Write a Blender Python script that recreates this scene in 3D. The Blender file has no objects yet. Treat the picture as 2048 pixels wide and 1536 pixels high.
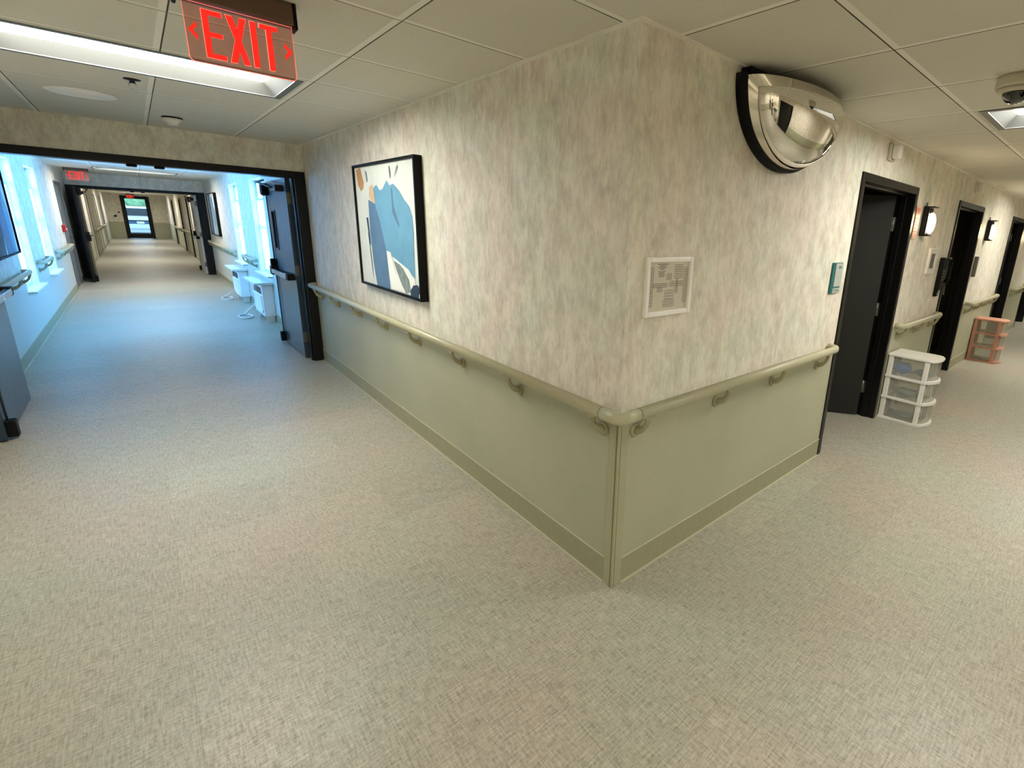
import bpy, bmesh, math, random
from mathutils import Vector, Matrix
random.seed(7)
SC = bpy.context.scene
COL = SC.collection
PI = math.pi

# ------------------------------------------------------------ dimensions (metres)
W, H, L, L2, L3 = 2.364, 2.29, 4.766, 14.9, 35.6      # corridor width, ceiling, door line 1, door line 2, end wall
HD = 2.025                                            # outside height of the door frames
RX = 18.0                                             # end of the right corridor
SY, SX, SE = -2.45, 0.25, -9.0                        # wall opposite, hall behind

# ------------------------------------------------------------ camera
cam = bpy.data.cameras.new('camera'); camo = bpy.data.objects.new('camera', cam); COL.objects.link(camo)
Rm = Matrix(((0.728108, 0.144529, -0.670053), (-0.684163, 0.21339, -0.697413), (0.042186, 0.966217, 0.254252)))
camo.matrix_world = Matrix.Translation((-1.3566, -1.3137, 1.5935)) @ Rm.to_4x4()
cam.sensor_width = 36; cam.lens = 16.986; cam.shift_x = -0.09224; cam.shift_y = -0.02781
cam.clip_start = 0.05; cam.clip_end = 200
SC.camera = camo

# ------------------------------------------------------------ world, daylight, exposure
world = bpy.data.worlds.new('world'); SC.world = world; world.use_nodes = True
bg = world.node_tree.nodes['Background']
bg.inputs[0].default_value = (0.42, 0.70, 1.0, 1); bg.inputs[1].default_value = 3.0
SC.view_settings.view_transform = 'Standard'; SC.view_settings.look = 'None'
SC.view_settings.gamma = 1.0; SC.view_settings.use_curve_mapping = False
SC.view_settings.exposure = 0.25
SC.cycles.use_denoising = True
SC.cycles.max_bounces = 10; SC.cycles.diffuse_bounces = 8; SC.cycles.transparent_max_bounces = 12
SC.cycles.sample_clamp_indirect = 10.0
SC.cycles.caustics_reflective = False; SC.cycles.caustics_refractive = False
LAMP_E = 29.0      # radiance of the troffer lenses
SCONCE_E = 40.0

def daylight(name, loc, rot, sx, sy, power):
    l = bpy.data.lights.new(name, 'AREA'); l.shape = 'RECTANGLE'; l.size = sx; l.size_y = sy
    l.energy = power; l.color = (0.13, 0.46, 1.0)
    o = bpy.data.objects.new(name, l); COL.objects.link(o); o.location = loc; o.rotation_euler = rot
    return o
WINS_L = [(7.2, 8.17, 0.61, 2.10), (9.3, 10.27, 0.61, 2.10)]
WINS_R = [(7.23, 8.20, 0.70, 2.08), (9.47, 10.45, 0.70, 2.08)]
DAY_P = 290
for i, (a, b, z0, z1) in enumerate(WINS_L):
    daylight('window_daylight', (-W-0.75, (a+b)/2, 1.7), (0, -PI/2, 0), 1.5, 1.4, DAY_P)
for i, (a, b, z0, z1) in enumerate(WINS_R):
    daylight('window_daylight', (0.75, (a+b)/2, 1.7), (0, PI/2, 0), 1.5, 1.4, DAY_P)

# ------------------------------------------------------------ node helpers
def srgb(r, g, b):
    f = lambda c: (c/255/12.92) if c/255 <= 0.04045 else ((c/255+0.055)/1.055)**2.4
    return (f(r), f(g), f(b), 1)
def newmat(name):
    m = bpy.data.materials.new(name); m.use_nodes = True
    return m, m.node_tree, m.node_tree.nodes['Principled BSDF']
def plain(name, rgb, rough=0.5, metal=0.0, emit=None, es=0, coat=0, alpha=1, noise=0.0, nscale=20, trans=0):
    m, nt, b = newmat(name)
    b.inputs['Base Color'].default_value = srgb(*rgb)
    b.inputs['Roughness'].default_value = rough; b.inputs['Metallic'].default_value = metal
    b.inputs['Coat Weight'].default_value = coat
    b.inputs['Alpha'].default_value = alpha
    b.inputs['Transmission Weight'].default_value = trans
    if emit:
        b.inputs['Emission Color'].default_value = srgb(*emit); b.inputs['Emission Strength'].default_value = es
    t = nt.nodes.new('ShaderNodeTexCoord'); n = nt.nodes.new('ShaderNodeTexNoise')
    n.inputs['Scale'].default_value = nscale; n.inputs['Detail'].default_value = 3
    nt.links.new(t.outputs['Object'], n.inputs['Vector'])
    if noise > 0:
        r = nt.nodes.new('ShaderNodeValToRGB'); c = srgb(*rgb)
        r.color_ramp.elements[0].color = tuple(v*(1-noise) for v in c[:3])+(1,)
        r.color_ramp.elements[1].color = tuple(min(1, v*(1+noise)) for v in c[:3])+(1,)
        r.color_ramp.elements[0].position = 0.3; r.color_ramp.elements[1].position = 0.7
        nt.links.new(n.outputs['Fac'], r.inputs['Fac']); nt.links.new(r.outputs['Color'], b.inputs['Base Color'])
    mr = nt.nodes.new('ShaderNodeMapRange'); mr.inputs['To Min'].default_value = max(0, rough-0.04); mr.inputs['To Max'].default_value = min(1, rough+0.04)
    nt.links.new(n.outputs['Fac'], mr.inputs['Value']); nt.links.new(mr.outputs['Result'], b.inputs['Roughness'])
    return m
def geo_pos(nt):
    g = nt.nodes.new('ShaderNodeNewGeometry'); return g.outputs['Position']
def mapping(nt, src, scale=(1, 1, 1), loc=(0, 0, 0), rot=(0, 0, 0)):
    m = nt.nodes.new('ShaderNodeMapping'); m.inputs['Scale'].default_value = scale
    m.inputs['Location'].default_value = loc; m.inputs['Rotation'].default_value = rot
    nt.links.new(src, m.inputs['Vector']); return m.outputs['Vector']
def noise(nt, vec, scale, detail=4, rough=0.55):
    n = nt.nodes.new('ShaderNodeTexNoise'); n.inputs['Scale'].default_value = scale
    n.inputs['Detail'].default_value = detail; n.inputs['Roughness'].default_value = rough
    nt.links.new(vec, n.inputs['Vector']); return n.outputs['Fac']
def ramp(nt, fac, stops):
    r = nt.nodes.new('ShaderNodeValToRGB'); e = r.color_ramp.elements
    while len(e) < len(stops): e.new(0.5)
    for i, (p, c) in enumerate(stops): e[i].position = p; e[i].color = c
    nt.links.new(fac, r.inputs['Fac']); return r.outputs['Color']
def mix(nt, a, b, fac, mode='MIX'):
    m = nt.nodes.new('ShaderNodeMix'); m.data_type = 'RGBA'; m.blend_type = mode
    for s, v in ((m.inputs[0], fac), (m.inputs[6], a), (m.inputs[7], b)):
        if isinstance(v, (int, float)): s.default_value = v
        elif isinstance(v, tuple): s.default_value = v
        else: nt.links.new(v, s)
    return m.outputs[2]
def math_n(nt, op, a, b=None, c=None):
    m = nt.nodes.new('ShaderNodeMath'); m.operation = op
    for s, v in zip(m.inputs, (a, b, c)):
        if v is None: continue
        if isinstance(v, (int, float)): s.default_value = v
        else: nt.links.new(v, s)
    return m.outputs[0]
def bump(nt, h, b, strength=0.2, dist=0.002):
    n = nt.nodes.new('ShaderNodeBump'); n.inputs['Strength'].default_value = strength; n.inputs['Distance'].default_value = dist
    nt.links.new(h, n.inputs['Height']); nt.links.new(n.outputs['Normal'], b.inputs['Normal'])
def g(v): return (v, v, v, 1)

# wallpaper: mottled greige with vertical streaks
def mk_wallpaper():
    m, nt, b = newmat('wallpaper'); p = geo_pos(nt)
    big = noise(nt, mapping(nt, p, (1, 1, 0.6)), 10, 6, 0.68)
    mid = noise(nt, mapping(nt, p, (1, 1, 0.35), (3, 1, 2)), 44, 4, 0.65)
    fine = noise(nt, mapping(nt, p, (1, 1, 0.10)), 230, 2, 0.5)
    s = math_n(nt, 'MULTIPLY', big, 0.56); s = math_n(nt, 'MULTIPLY_ADD', mid, 0.28, s); s = math_n(nt, 'MULTIPLY_ADD', fine, 0.16, s)
    c = ramp(nt, s, [(0.38, srgb(204, 197, 188)), (0.49, srgb(226, 221, 212)), (0.55, srgb(238, 234, 226)), (0.64, srgb(244, 241, 234))])
    tint = noise(nt, p, 2.6, 2, 0.5)
    c = mix(nt, c, ramp(nt, tint, [(0.35, srgb(255, 248, 242)), (0.65, srgb(248, 252, 244))]), 1.0, 'MULTIPLY')
    nt.links.new(c, b.inputs['Base Color']); b.inputs['Roughness'].default_value = 0.62
    bump(nt, fine, b, 0.15, 0.001)
    return m
def mk_wainscot():
    m, nt, b = newmat('wainscot_vinyl'); p = geo_pos(nt)
    n1 = noise(nt, p, 1.6, 3, 0.5); n2 = noise(nt, p, 160, 2, 0.5)
    c = ramp(nt, n1, [(0.35, srgb(173, 174, 148)), (0.65, srgb(181, 181, 155))])
    c = mix(nt, c, ramp(nt, n2, [(0.3, g(0.93)), (0.7, g(1.0))]), 1.0, 'MULTIPLY')
    sc = noise(nt, mapping(nt, p, (1, 1, 3)), 3.1, 5, 0.65)
    c = mix(nt, c, srgb(140, 128, 104), ramp(nt, sc, [(0.66, g(0)), (0.74, g(0.5))]))
    nt.links.new(c, b.inputs['Base Color']); b.inputs['Roughness'].default_value = 0.48
    bump(nt, n2, b, 0.08, 0.0006)
    return m
def mk_floor():
    m, nt, b = newmat('floor_vinyl'); p = geo_pos(nt)
    a = noise(nt, mapping(nt, p, (1, 0.10, 1)), 150, 3, 0.6)
    c2 = noise(nt, mapping(nt, p, (0.10, 1, 1)), 150, 3, 0.6)
    spk = noise(nt, p, 95, 3, 0.6)
    big = noise(nt, p, 1.1, 3, 0.5)
    s = math_n(nt, 'ADD', a, c2); s = math_n(nt, 'MULTIPLY', s, 0.36); s = math_n(nt, 'MULTIPLY_ADD', spk, 0.28, s)
    col = ramp(nt, s, [(0.38, srgb(150, 145, 135)), (0.50, srgb(182, 178, 168)), (0.62, srgb(205, 202, 193))])
    # tiles laid in running bond, faint tone change from tile to tile
    sep = nt.nodes.new('ShaderNodeSeparateXYZ'); nt.links.new(p, sep.inputs[0])
    row = math_n(nt, 'DIVIDE', math_n(nt, 'SUBTRACT', sep.outputs[1], 0.246), 0.457); rowi = math_n(nt, 'FLOOR', row)
    par = math_n(nt, 'MULTIPLY', math_n(nt, 'PINGPONG', rowi, 1.0), 0.5)
    cl = math_n(nt, 'ADD', math_n(nt, 'DIVIDE', math_n(nt, 'SUBTRACT', sep.outputs[0], -0.982+0.457), 0.914), par); cli = math_n(nt, 'FLOOR', cl)
    cmb = nt.nodes.new('ShaderNodeCombineXYZ'); nt.links.new(rowi, cmb.inputs[0]); nt.links.new(cli, cmb.inputs[1])
    wn_ = nt.nodes.new('ShaderNodeTexWhiteNoise'); wn_.noise_dimensions = '2D'; nt.links.new(cmb.outputs[0], wn_.inputs['Vector'])
    tone = ramp(nt, wn_.outputs['Value'], [(0.0, g(0.90)), (0.7, g(0.95)), (1.0, g(1.0))])
    er = math_n(nt, 'MULTIPLY', math_n(nt, 'SUBTRACT', 0.5, math_n(nt, 'ABSOLUTE', math_n(nt, 'SUBTRACT', math_n(nt, 'FRACT', row), 0.5))), 0.457)
    ec = math_n(nt, 'MULTIPLY', math_n(nt, 'SUBTRACT', 0.5, math_n(nt, 'ABSOLUTE', math_n(nt, 'SUBTRACT', math_n(nt, 'FRACT', cl), 0.5))), 0.914)
    seam = math_n(nt, 'LESS_THAN', math_n(nt, 'MINIMUM', er, ec), 0.0009)
    col = mix(nt, col, tone, 1.0, 'MULTIPLY')
    col = mix(nt, col, srgb(120, 114, 100), math_n(nt, 'MULTIPLY', seam, 0.45))
    col = mix(nt, col, ramp(nt, big, [(0.35, srgb(255, 246, 238)), (0.65, srgb(244, 250, 240))]), 1.0, 'MULTIPLY')
    nt.links.new(col, b.inputs['Base Color'])
    nt.links.new(ramp(nt, s, [(0.4, g(0.50)), (0.6, g(0.36))]), b.inputs['Roughness'])
    b.inputs['Specular IOR Level'].default_value = 0.45
    bump(nt, s, b, 0.12, 0.0008)
    return m
def mk_ceiling(name, ox, oy, px=0.617, py=0.61):
    m, nt, b = newmat(name); p = geo_pos(nt)
    sep = nt.nodes.new('ShaderNodeSeparateXYZ'); nt.links.new(p, sep.inputs[0])
    def dist(comp, off, per):
        v = math_n(nt, 'SUBTRACT', comp, off); v = math_n(nt, 'DIVIDE', v, per)
        v = math_n(nt, 'ADD', v, 100.5); v = math_n(nt, 'FRACT', v); v = math_n(nt, 'SUBTRACT', v, 0.5)
        return math_n(nt, 'MULTIPLY', math_n(nt, 'ABSOLUTE', v), per)
    d = math_n(nt, 'MINIMUM', dist(sep.outputs[0], ox, px), dist(sep.outputs[1], oy, py))
    bar = math_n(nt, 'LESS_THAN', d, 0.0115)
    def onesided(comp, off, per, w):
        v = math_n(nt, 'SUBTRACT', comp, off); v = math_n(nt, 'DIVIDE', v, per); v = math_n(nt, 'ADD', v, 100.5)
        v = math_n(nt, 'FRACT', v); v = math_n(nt, 'SUBTRACT', v, 0.5); v = math_n(nt, 'MULTIPLY', v, per)
        return math_n(nt, 'MULTIPLY', math_n(nt, 'GREATER_THAN', v, 0.0115), math_n(nt, 'LESS_THAN', v, 0.0115+w))
    gap = math_n(nt, 'MAXIMUM', onesided(sep.outputs[0], ox, px, 0.0055), onesided(sep.outputs[1], oy, py, 0.0055))
    n1 = noise(nt, p, 240, 2, 0.6); n2 = noise(nt, p, 1.3, 3, 0.5); n3 = noise(nt, p, 3.7, 2, 0.5)
    c = ramp(nt, n1, [(0.3, srgb(214, 210, 198)), (0.6, srgb(224, 220, 209))])
    c = mix(nt, c, ramp(nt, n2, [(0.3, g(0.94)), (0.7, g(1.0))]), 1.0, 'MULTIPLY')
    c = mix(nt, c, srgb(240, 237, 228), bar)
    gapamt = math_n(nt, 'MULTIPLY', gap, math_n(nt, 'MULTIPLY_ADD', n3, 0.9, 0.5))
    c = mix(nt, c, srgb(60, 52, 36), gapamt)
    nt.links.new(c, b.inputs['Base Color']); b.inputs['Roughness'].default_value = 0.85
    hh = math_n(nt, 'MULTIPLY_ADD', bar, 1.5, n1)
    bump(nt, hh, b, 0.25, 0.002)
    return m

M = {}
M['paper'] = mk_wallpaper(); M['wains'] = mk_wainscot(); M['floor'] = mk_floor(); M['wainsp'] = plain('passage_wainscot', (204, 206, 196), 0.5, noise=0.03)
M['ceilA'] = mk_ceiling('ceiling_tiles', -0.559, 0.665); M['ceilB'] = mk_ceiling('ceiling_tiles_side', 0.199, -0.552, 0.61, 0.61)
M['tbar'] = plain('tbar_paint', (236, 232, 222), 0.5)
M['base'] = plain('base_vinyl', (158, 156, 128), 0.5, noise=0.05)
M['baseline'] = plain('base_lip', (196, 193, 166), 0.5)
M['guard'] = plain('corner_guard', (170, 168, 138), 0.42, noise=0.04)
M['rail'] = plain('handrail_vinyl', (184, 181, 152), 0.36, noise=0.03)
M['railb'] = plain('bracket_paint', (164, 158, 126), 0.4)
M['seam'] = plain('rail_joint', (112, 104, 78), 0.5)
M['black'] = plain('black_steel', (11, 10, 9), 0.35, noise=0.1)
M['blacksoft'] = plain('black_rubber', (8, 8, 8), 0.6); M['blacksoft'].node_tree.nodes['Principled BSDF'].inputs['Specular IOR Level'].default_value = 0.2; M['black'].node_tree.nodes['Principled BSDF'].inputs['Specular IOR Level'].default_value = 0.3
M['leafblue'] = plain('slate_door_paint', (36, 54, 70), 0.36, noise=0.05, coat=0.25)
M['leafdark'] = plain('dark_door_paint', (17, 17, 9), 0.7, noise=0.1)
M['leafbrown'] = plain('brown_door_paint', (92, 66, 38), 0.45, noise=0.1)
M['leafwhite'] = plain('pale_door_paint', (205, 200, 188), 0.45, noise=0.03)
M['leafgrey'] = plain('grey_door_paint', (120, 126, 128), 0.45, noise=0.03)
M['hinge'] = plain('hinge_steel', (120, 118, 112), 0.35, metal=0.8)
M['steel'] = plain('brushed_steel', (190, 190, 188), 0.28, metal=1.0)
M['chrome'] = plain('mirror_acrylic', (236, 232, 224), 0.04, metal=1.0)
M['flange'] = plain('mirror_flange', (226, 220, 206), 0.16, metal=0.9)
M['white'] = plain('white_plastic', (232, 229, 222), 0.4)
M['whitemetal'] = plain('white_enamel', (252, 251, 248), 0.35)
M['cream'] = plain('cream_plastic', (206, 200, 180), 0.45)
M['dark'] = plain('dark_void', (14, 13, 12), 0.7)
M['plaster'] = plain('room_paint', (120, 112, 92), 0.7)
M['canvas'] = plain('canvas_white', (214, 220, 214), 0.7, noise=0.05, nscale=8)
M['lblue'] = plain('paint_light_blue', (104, 156, 182), 0.6, noise=0.08, nscale=9)
M['dblue'] = plain('paint_slate_blue', (88, 118, 146), 0.6, noise=0.1, nscale=9)
M['navy'] = plain('paint_navy', (38, 58, 72), 0.6, noise=0.1)
M['ochre'] = plain('paint_ochre', (196, 142, 74), 0.6, noise=0.15, nscale=9)
M['tan'] = plain('paint_tan', (206, 176, 136), 0.6)
M['grey'] = plain('paint_grey', (128, 138, 132), 0.6, noise=0.25, nscale=25)
M['wash'] = plain('paint_wash', (232, 234, 226), 0.6)
M['paperw'] = plain('print_paper', (214, 208, 192), 0.6)
M['ink'] = plain('print_ink', (92, 88, 78), 0.6)
M['inkdark'] = plain('print_ink_dark', (54, 50, 44), 0.6)
M['teal'] = plain('teal_plastic', (30, 110, 112), 0.4)
M['palegrey'] = plain('pale_grey_plastic', (178, 184, 178), 0.4)
M['redprint'] = plain('red_print', (196, 66, 40), 0.5)
M['pinkprint'] = plain('pink_print', (226, 168, 146), 0.5)
M['orangep'] = plain('peach_plastic', (204, 146, 122), 0.42)
M['bluebag'] = plain('blue_supply', (46, 120, 200), 0.5)
M['greybag'] = plain('grey_supply', (120, 130, 128), 0.5, noise=0.2)
M['red'] = plain('red_plastic', (190, 30, 24), 0.4)
M['housing'] = plain('bronze_aluminium', (104, 84, 70), 0.35, metal=0.6)
M['tyre'] = plain('tyre_rubber', (20, 20, 20), 0.8)
M['carpaint'] = plain('silver_white_car_paint', (222, 228, 230), 0.25, coat=0.5)
M['carglass'] = plain('car_glass', (40, 60, 70), 0.08)
M['carblue'] = plain('dark_blue_trim', (60, 92, 120), 0.3)
M['asphalt'] = plain('pavement', (150, 150, 148), 0.8, noise=0.1, nscale=3)
M['leaves'] = plain('tree_leaves', (150, 196, 140), 0.8, noise=0.35, nscale=2.5)
M['bark'] = plain('tree_bark', (88, 70, 52), 0.9, noise=0.2)
M['skin'] = plain('skin', (190, 142, 116), 0.55)
M['hair'] = plain('dark_hair', (30, 22, 18), 0.6)
M['scrubs'] = plain('black_clothing', (22, 24, 30), 0.75, noise=0.15)
M['navycloth'] = plain('navy_clothing', (28, 34, 52), 0.75, noise=0.15)
M['shaded_enamel'] = plain('troffer_reflector', (112, 114, 112), 0.5)  # white enamel darkened to grey, painting in the shaded recess sides
def emissive(name, col, e, basec=0.8):
    m, nt, b = newmat(name); b.inputs['Base Color'].default_value = (col[0]*basec, col[1]*basec, col[2]*basec, 1)
    b.inputs['Specular IOR Level'].default_value = 0.2
    b.inputs['Emission Color'].default_value = col; b.inputs['Emission Strength'].default_value = e
    t = noise(nt, geo_pos(nt), 3, 1); nt.links.new(ramp(nt, t, [(0, g(0.4)), (1, g(0.5))]), b.inputs['Roughness'])
    return m
M['lens'] = emissive('troffer_lens', (1.0, 0.97, 0.885, 1), LAMP_E)
M['globe'] = emissive('sconce_globe', (1.0, 0.80, 0.50, 1), SCONCE_E)
M['exitred'] = emissive('exit_red', (1.0, 0.022, 0.012, 1), 0.98, 0.05)
M['exitpink'] = emissive('exit_edge_glow', (1.0, 0.26, 0.18, 1), 0.95, 0.1)
def clearmat(name, col, alpha, rough=0.05):
    m, nt, b = newmat(name); out = nt.nodes['Material Output']
    tr = nt.nodes.new('ShaderNodeBsdfTransparent'); tr.inputs[0].default_value = col
    ms = nt.nodes.new('ShaderNodeMixShader'); b.inputs['Roughness'].default_value = rough
    b.inputs['Base Color'].default_value = col
    n = noise(nt, geo_pos(nt), 6, 1); ff = math_n(nt, 'MULTIPLY_ADD', n, 0.04, alpha-0.02)
    nt.links.new(ff, ms.inputs[0]); nt.links.new(tr.outputs[0], ms.inputs[1]); nt.links.new(b.outputs[0], ms.inputs[2])
    nt.links.new(ms.outputs[0], out.inputs[0]); return m
M['acrylic'] = clearmat('red_tinted_acrylic', (0.92, 0.70, 0.66, 1), 0.10)
M['glass'] = clearmat('window_glass', (0.92, 0.97, 1.0, 1), 0.06, 0.02)
M['drawer'] = clearmat('clear_drawer_plastic', (0.90, 0.90, 0.87, 1), 0.14, 0.25)
def mk_blind():
    m, nt, b = newmat('solar_shade'); out = nt.nodes['Material Output']
    tl = nt.nodes.new('ShaderNodeBsdfTranslucent'); tl.inputs[0].default_value = (0.86, 0.88, 0.9, 1)
    df = nt.nodes.new('ShaderNodeBsdfDiffuse'); df.inputs[0].default_value = (0.82, 0.84, 0.86, 1)
    tr = nt.nodes.new('ShaderNodeBsdfTransparent'); tr.inputs[0].default_value = (0.92, 0.95, 1, 1)
    a = nt.nodes.new('ShaderNodeMixShader'); a.inputs[0].default_value = 0.6
    nt.links.new(df.outputs[0], a.inputs[1]); nt.links.new(tl.outputs[0], a.inputs[2])
    c = nt.nodes.new('ShaderNodeMixShader'); n = noise(nt, mapping(nt, geo_pos(nt), (1, 1, 0.3)), 40, 3)
    nt.links.new(math_n(nt, 'MULTIPLY_ADD', n, 0.3, 0.15), c.inputs[0])
    nt.links.new(a.outputs[0], c.inputs[1]); nt.links.new(tr.outputs[0], c.inputs[2]); nt.links.new(c.outputs[0], out.inputs[0])
    return m
M['blind'] = mk_blind()

# ------------------------------------------------------------ mesh helpers
class MB:
    def __init__(s, T=None): s.bm = bmesh.new(); s.T = T; s.mi = 0
    def _v(s, p):
        p = Vector(p); return s.bm.verts.new(s.T @ p if s.T is not None else p)
    def face(s, pts):
        f = s.bm.faces.new([s._v(p) for p in pts]); f.material_index = s.mi; return f
    def box(s, x0, x1, y0, y1, z0, z1):
        v = [s._v(p) for p in ((x0,y0,z0),(x1,y0,z0),(x1,y1,z0),(x0,y1,z0),(x0,y0,z1),(x1,y0,z1),(x1,y1,z1),(x0,y1,z1))]
        for q in ((0,3,2,1),(4,5,6,7),(0,1,5,4),(1,2,6,5),(2,3,7,6),(3,0,4,7)):
            f = s.bm.faces.new([v[i] for i in q]); f.material_index = s.mi
        return s
    def prism(s, pts, ax, d0, d1):
        """outline pts (2d) extruded along axis ax from d0 to d1"""
        def P(a, b, d): return {0: (d, a, b), 1: (a, d, b), 2: (a, b, d)}[ax]
        v0 = [s._v(P(a, b, d0)) for a, b in pts]; v1 = [s._v(P(a, b, d1)) for a, b in pts]
        n = len(pts)
        for f in (s.bm.faces.new(v0), s.bm.faces.new(v1[::-1])): f.material_index = s.mi
        for i in range(n):
            f = s.bm.faces.new((v0[i], v1[i], v1[(i+1) % n], v0[(i+1) % n])); f.material_index = s.mi
        return s
    def tube(s, path, r, n=12, ry=None, caps=True, closed=False):
        path = [Vector(p) for p in path]; m = len(path); rings = []
        up0 = Vector((0, 0, 1))
        for i, p in enumerate(path):
            a = path[(i-1) % m] if (i > 0 or closed) else p; b = path[(i+1) % m] if (i < m-1 or closed) else p
            t = (b-a).normalized()
            up = up0 if abs(t.dot(up0)) < 0.95 else Vector((0, 1, 0))
            sx = t.cross(up).normalized(); sy = sx.cross(t).normalized()
            rr = r[i] if isinstance(r, (list, tuple)) else r
            r2 = rr if ry is None else ry*(rr/(r[0] if isinstance(r, (list, tuple)) else r))
            rings.append([s._v(p + sx*rr*math.cos(2*PI*k/n) + sy*r2*math.sin(2*PI*k/n)) for k in range(n)])
        for i in range(m if closed else m-1):
            A, B = rings[i], rings[(i+1) % m]
            for k in range(n):
                f = s.bm.faces.new((A[k], A[(k+1) % n], B[(k+1) % n], B[k])); f.material_index = s.mi; f.smooth = True
        if caps and not closed:
            for f in (s.bm.faces.new(rings[0][::-1]), s.bm.faces.new(rings[-1])): f.material_index = s.mi
        return s
    def lathe(s, c, prof, n=28, ax=2, sgn=1):
        """prof: list of (radius, offset along axis)"""
        c = Vector(c); rings = []
        for r, h in prof:
            ring = []
            for k in range(n):
                a = 2*PI*k/n; u, v = r*math.cos(a), r*math.sin(a); h2 = h*sgn
                ring.append(s._v(c + Vector({2: (u, v, h2), 1: (u, h2, v), 0: (h2, u, v)}[ax])))
            rings.append(ring)
        for A, B in zip(rings, rings[1:]):
            for k in range(n):
                f = s.bm.faces.new((A[k], A[(k+1) % n], B[(k+1) % n], B[k])); f.material_index = s.mi; f.smooth = True
        for R in (rings[0], rings[-1]):
            f = s.bm.faces.new(R); f.material_index = s.mi
        return s
    def ball(s, c, r, n=16, m=10):
        rx, ry, rz = r if isinstance(r, tuple) else (r, r, r); c = Vector(c); rings = []
        for j in range(1, m):
            a = PI*j/m
            rings.append([s._v(c+Vector((rx*math.sin(a)*math.cos(2*PI*k/n), ry*math.sin(a)*math.sin(2*PI*k/n), rz*math.cos(a)))) for k in range(n)])
        t = s._v(c+Vector((0, 0, rz))); b = s._v(c-Vector((0, 0, rz)))
        for A, B in zip(rings, rings[1:]):
            for k in range(n):
                f = s.bm.faces.new((A[k], B[k], B[(k+1) % n], A[(k+1) % n])); f.smooth = True; f.material_index = s.mi
        for k in range(n):
            for f in (s.bm.faces.new((t, rings[0][k], rings[0][(k+1) % n])), s.bm.faces.new((b, rings[-1][(k+1) % n], rings[-1][k]))):
                f.smooth = True; f.material_index = s.mi
        return s
    def build(s, name, mats, parent=None, bevel=0.0, origin=None, norm=True, seg=2):
        if norm: bmesh.ops.recalc_face_normals(s.bm, faces=s.bm.faces)
        org = Vector(origin) if origin is not None else (root_loc(parent) if parent is not None else Vector((0, 0, 0)))
        if parent is None and origin is None:
            xs = [v.co for v in s.bm.verts]
            org = Vector(((min(v.x for v in xs)+max(v.x for v in xs))/2, (min(v.y for v in xs)+max(v.y for v in xs))/2, min(v.z for v in xs)))
        for v in s.bm.verts: v.co -= org
        me = bpy.data.meshes.new(name); s.bm.to_mesh(me); s.bm.free()
        for mm in (mats if isinstance(mats, (list, tuple)) else [mats]): me.materials.append(mm)
        o = bpy.data.objects.new(name, me); COL.objects.link(o)
        if parent is not None: o.parent = parent
        else: o.location = org
        if bevel > 0:
            b = o.modifiers.new('bevel', 'BEVEL'); b.width = bevel; b.segments = seg; b.limit_method = 'ANGLE'; b.angle_limit = math.radians(50)
        return o
def root_loc(o):
    while o.parent is not None: o = o.parent
    return Vector(o.location)
def tag(o, label, cat, group=None):
    o['label'] = label; o['category'] = cat
    if group: o['group'] = group
    return o
def struct(o):
    o['kind'] = 'structure'; return o
def thing(name, loc, label=None, cat=None, group=None):
    o = bpy.data.objects.new(name, None); COL.objects.link(o); o.location = loc; o.empty_display_size = 0.1
    if label: tag(o, label, cat, group)
    return o
def kids(o): return [c for c in bpy.data.objects if c.parent == o]
def copy_tree(o, parent=None):
    c = o.copy(); COL.objects.link(c)
    if parent is not None: c.parent = parent
    for ch in kids(o): copy_tree(ch, c)
    return c
def dup(root, loc, label, group=None):
    c = copy_tree(root); c.location = loc; c['label'] = label
    if group: c['group'] = group
    return c
def slab(mb, ax, d0, d1, u0, u1, v0, v1, holes):
    """plate with rectangular holes; ax = thickness axis; (u,v) the other two axes in order"""
    us = sorted(set([u0, u1]+[h[0] for h in holes]+[h[1] for h in holes])); vs = sorted(set([v0, v1]+[h[2] for h in holes]+[h[3] for h in holes]))
    us = [u for u in us if u0 <= u <= u1]; vs = [v for v in vs if v0 <= v <= v1]
    def inside(a, b):
        return any(h[0] < a < h[1] and h[2] < b < h[3] for h in holes)
    cells = {}
    for a, b in zip(us, us[1:]):
        run = None
        for c, d in zip(vs, vs[1:]):
            if inside((a+b)/2, (c+d)/2):
                if run: emit_cell(mb, ax, d0, d1, a, b, *run); run = None
            else: run = (run[0], d) if run else (c, d)
        if run: emit_cell(mb, ax, d0, d1, a, b, *run)
def emit_cell(mb, ax, d0, d1, a, b, c, d):
    if ax == 0: mb.box(d0, d1, a, b, c, d)
    elif ax == 1: mb.box(a, b, d0, d1, c, d)
    else: mb.box(a, b, c, d, d0, d1)
# wall frames: u along the wall, d out of the wall, z up
def wY(u, d, z): return (u, -d, z)            # wall y = 0, faces -y
def wX(u, d, z): return (-d, u, z)            # wall x = 0, faces -x
def wL(u, d, z): return (-W+d, u, z)          # wall x = -W, faces +x
def wS(u, d, z): return (u, SY+d, z)          # wall y = SY, faces +y
def wbox(mb, f, u0, u1, d0, d1, z0, z1):
    a = f(u0, d0, z0); b = f(u1, d1, z1)
    return mb.box(min(a[0], b[0]), max(a[0], b[0]), min(a[1], b[1]), max(a[1], b[1]), z0, z1)

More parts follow.
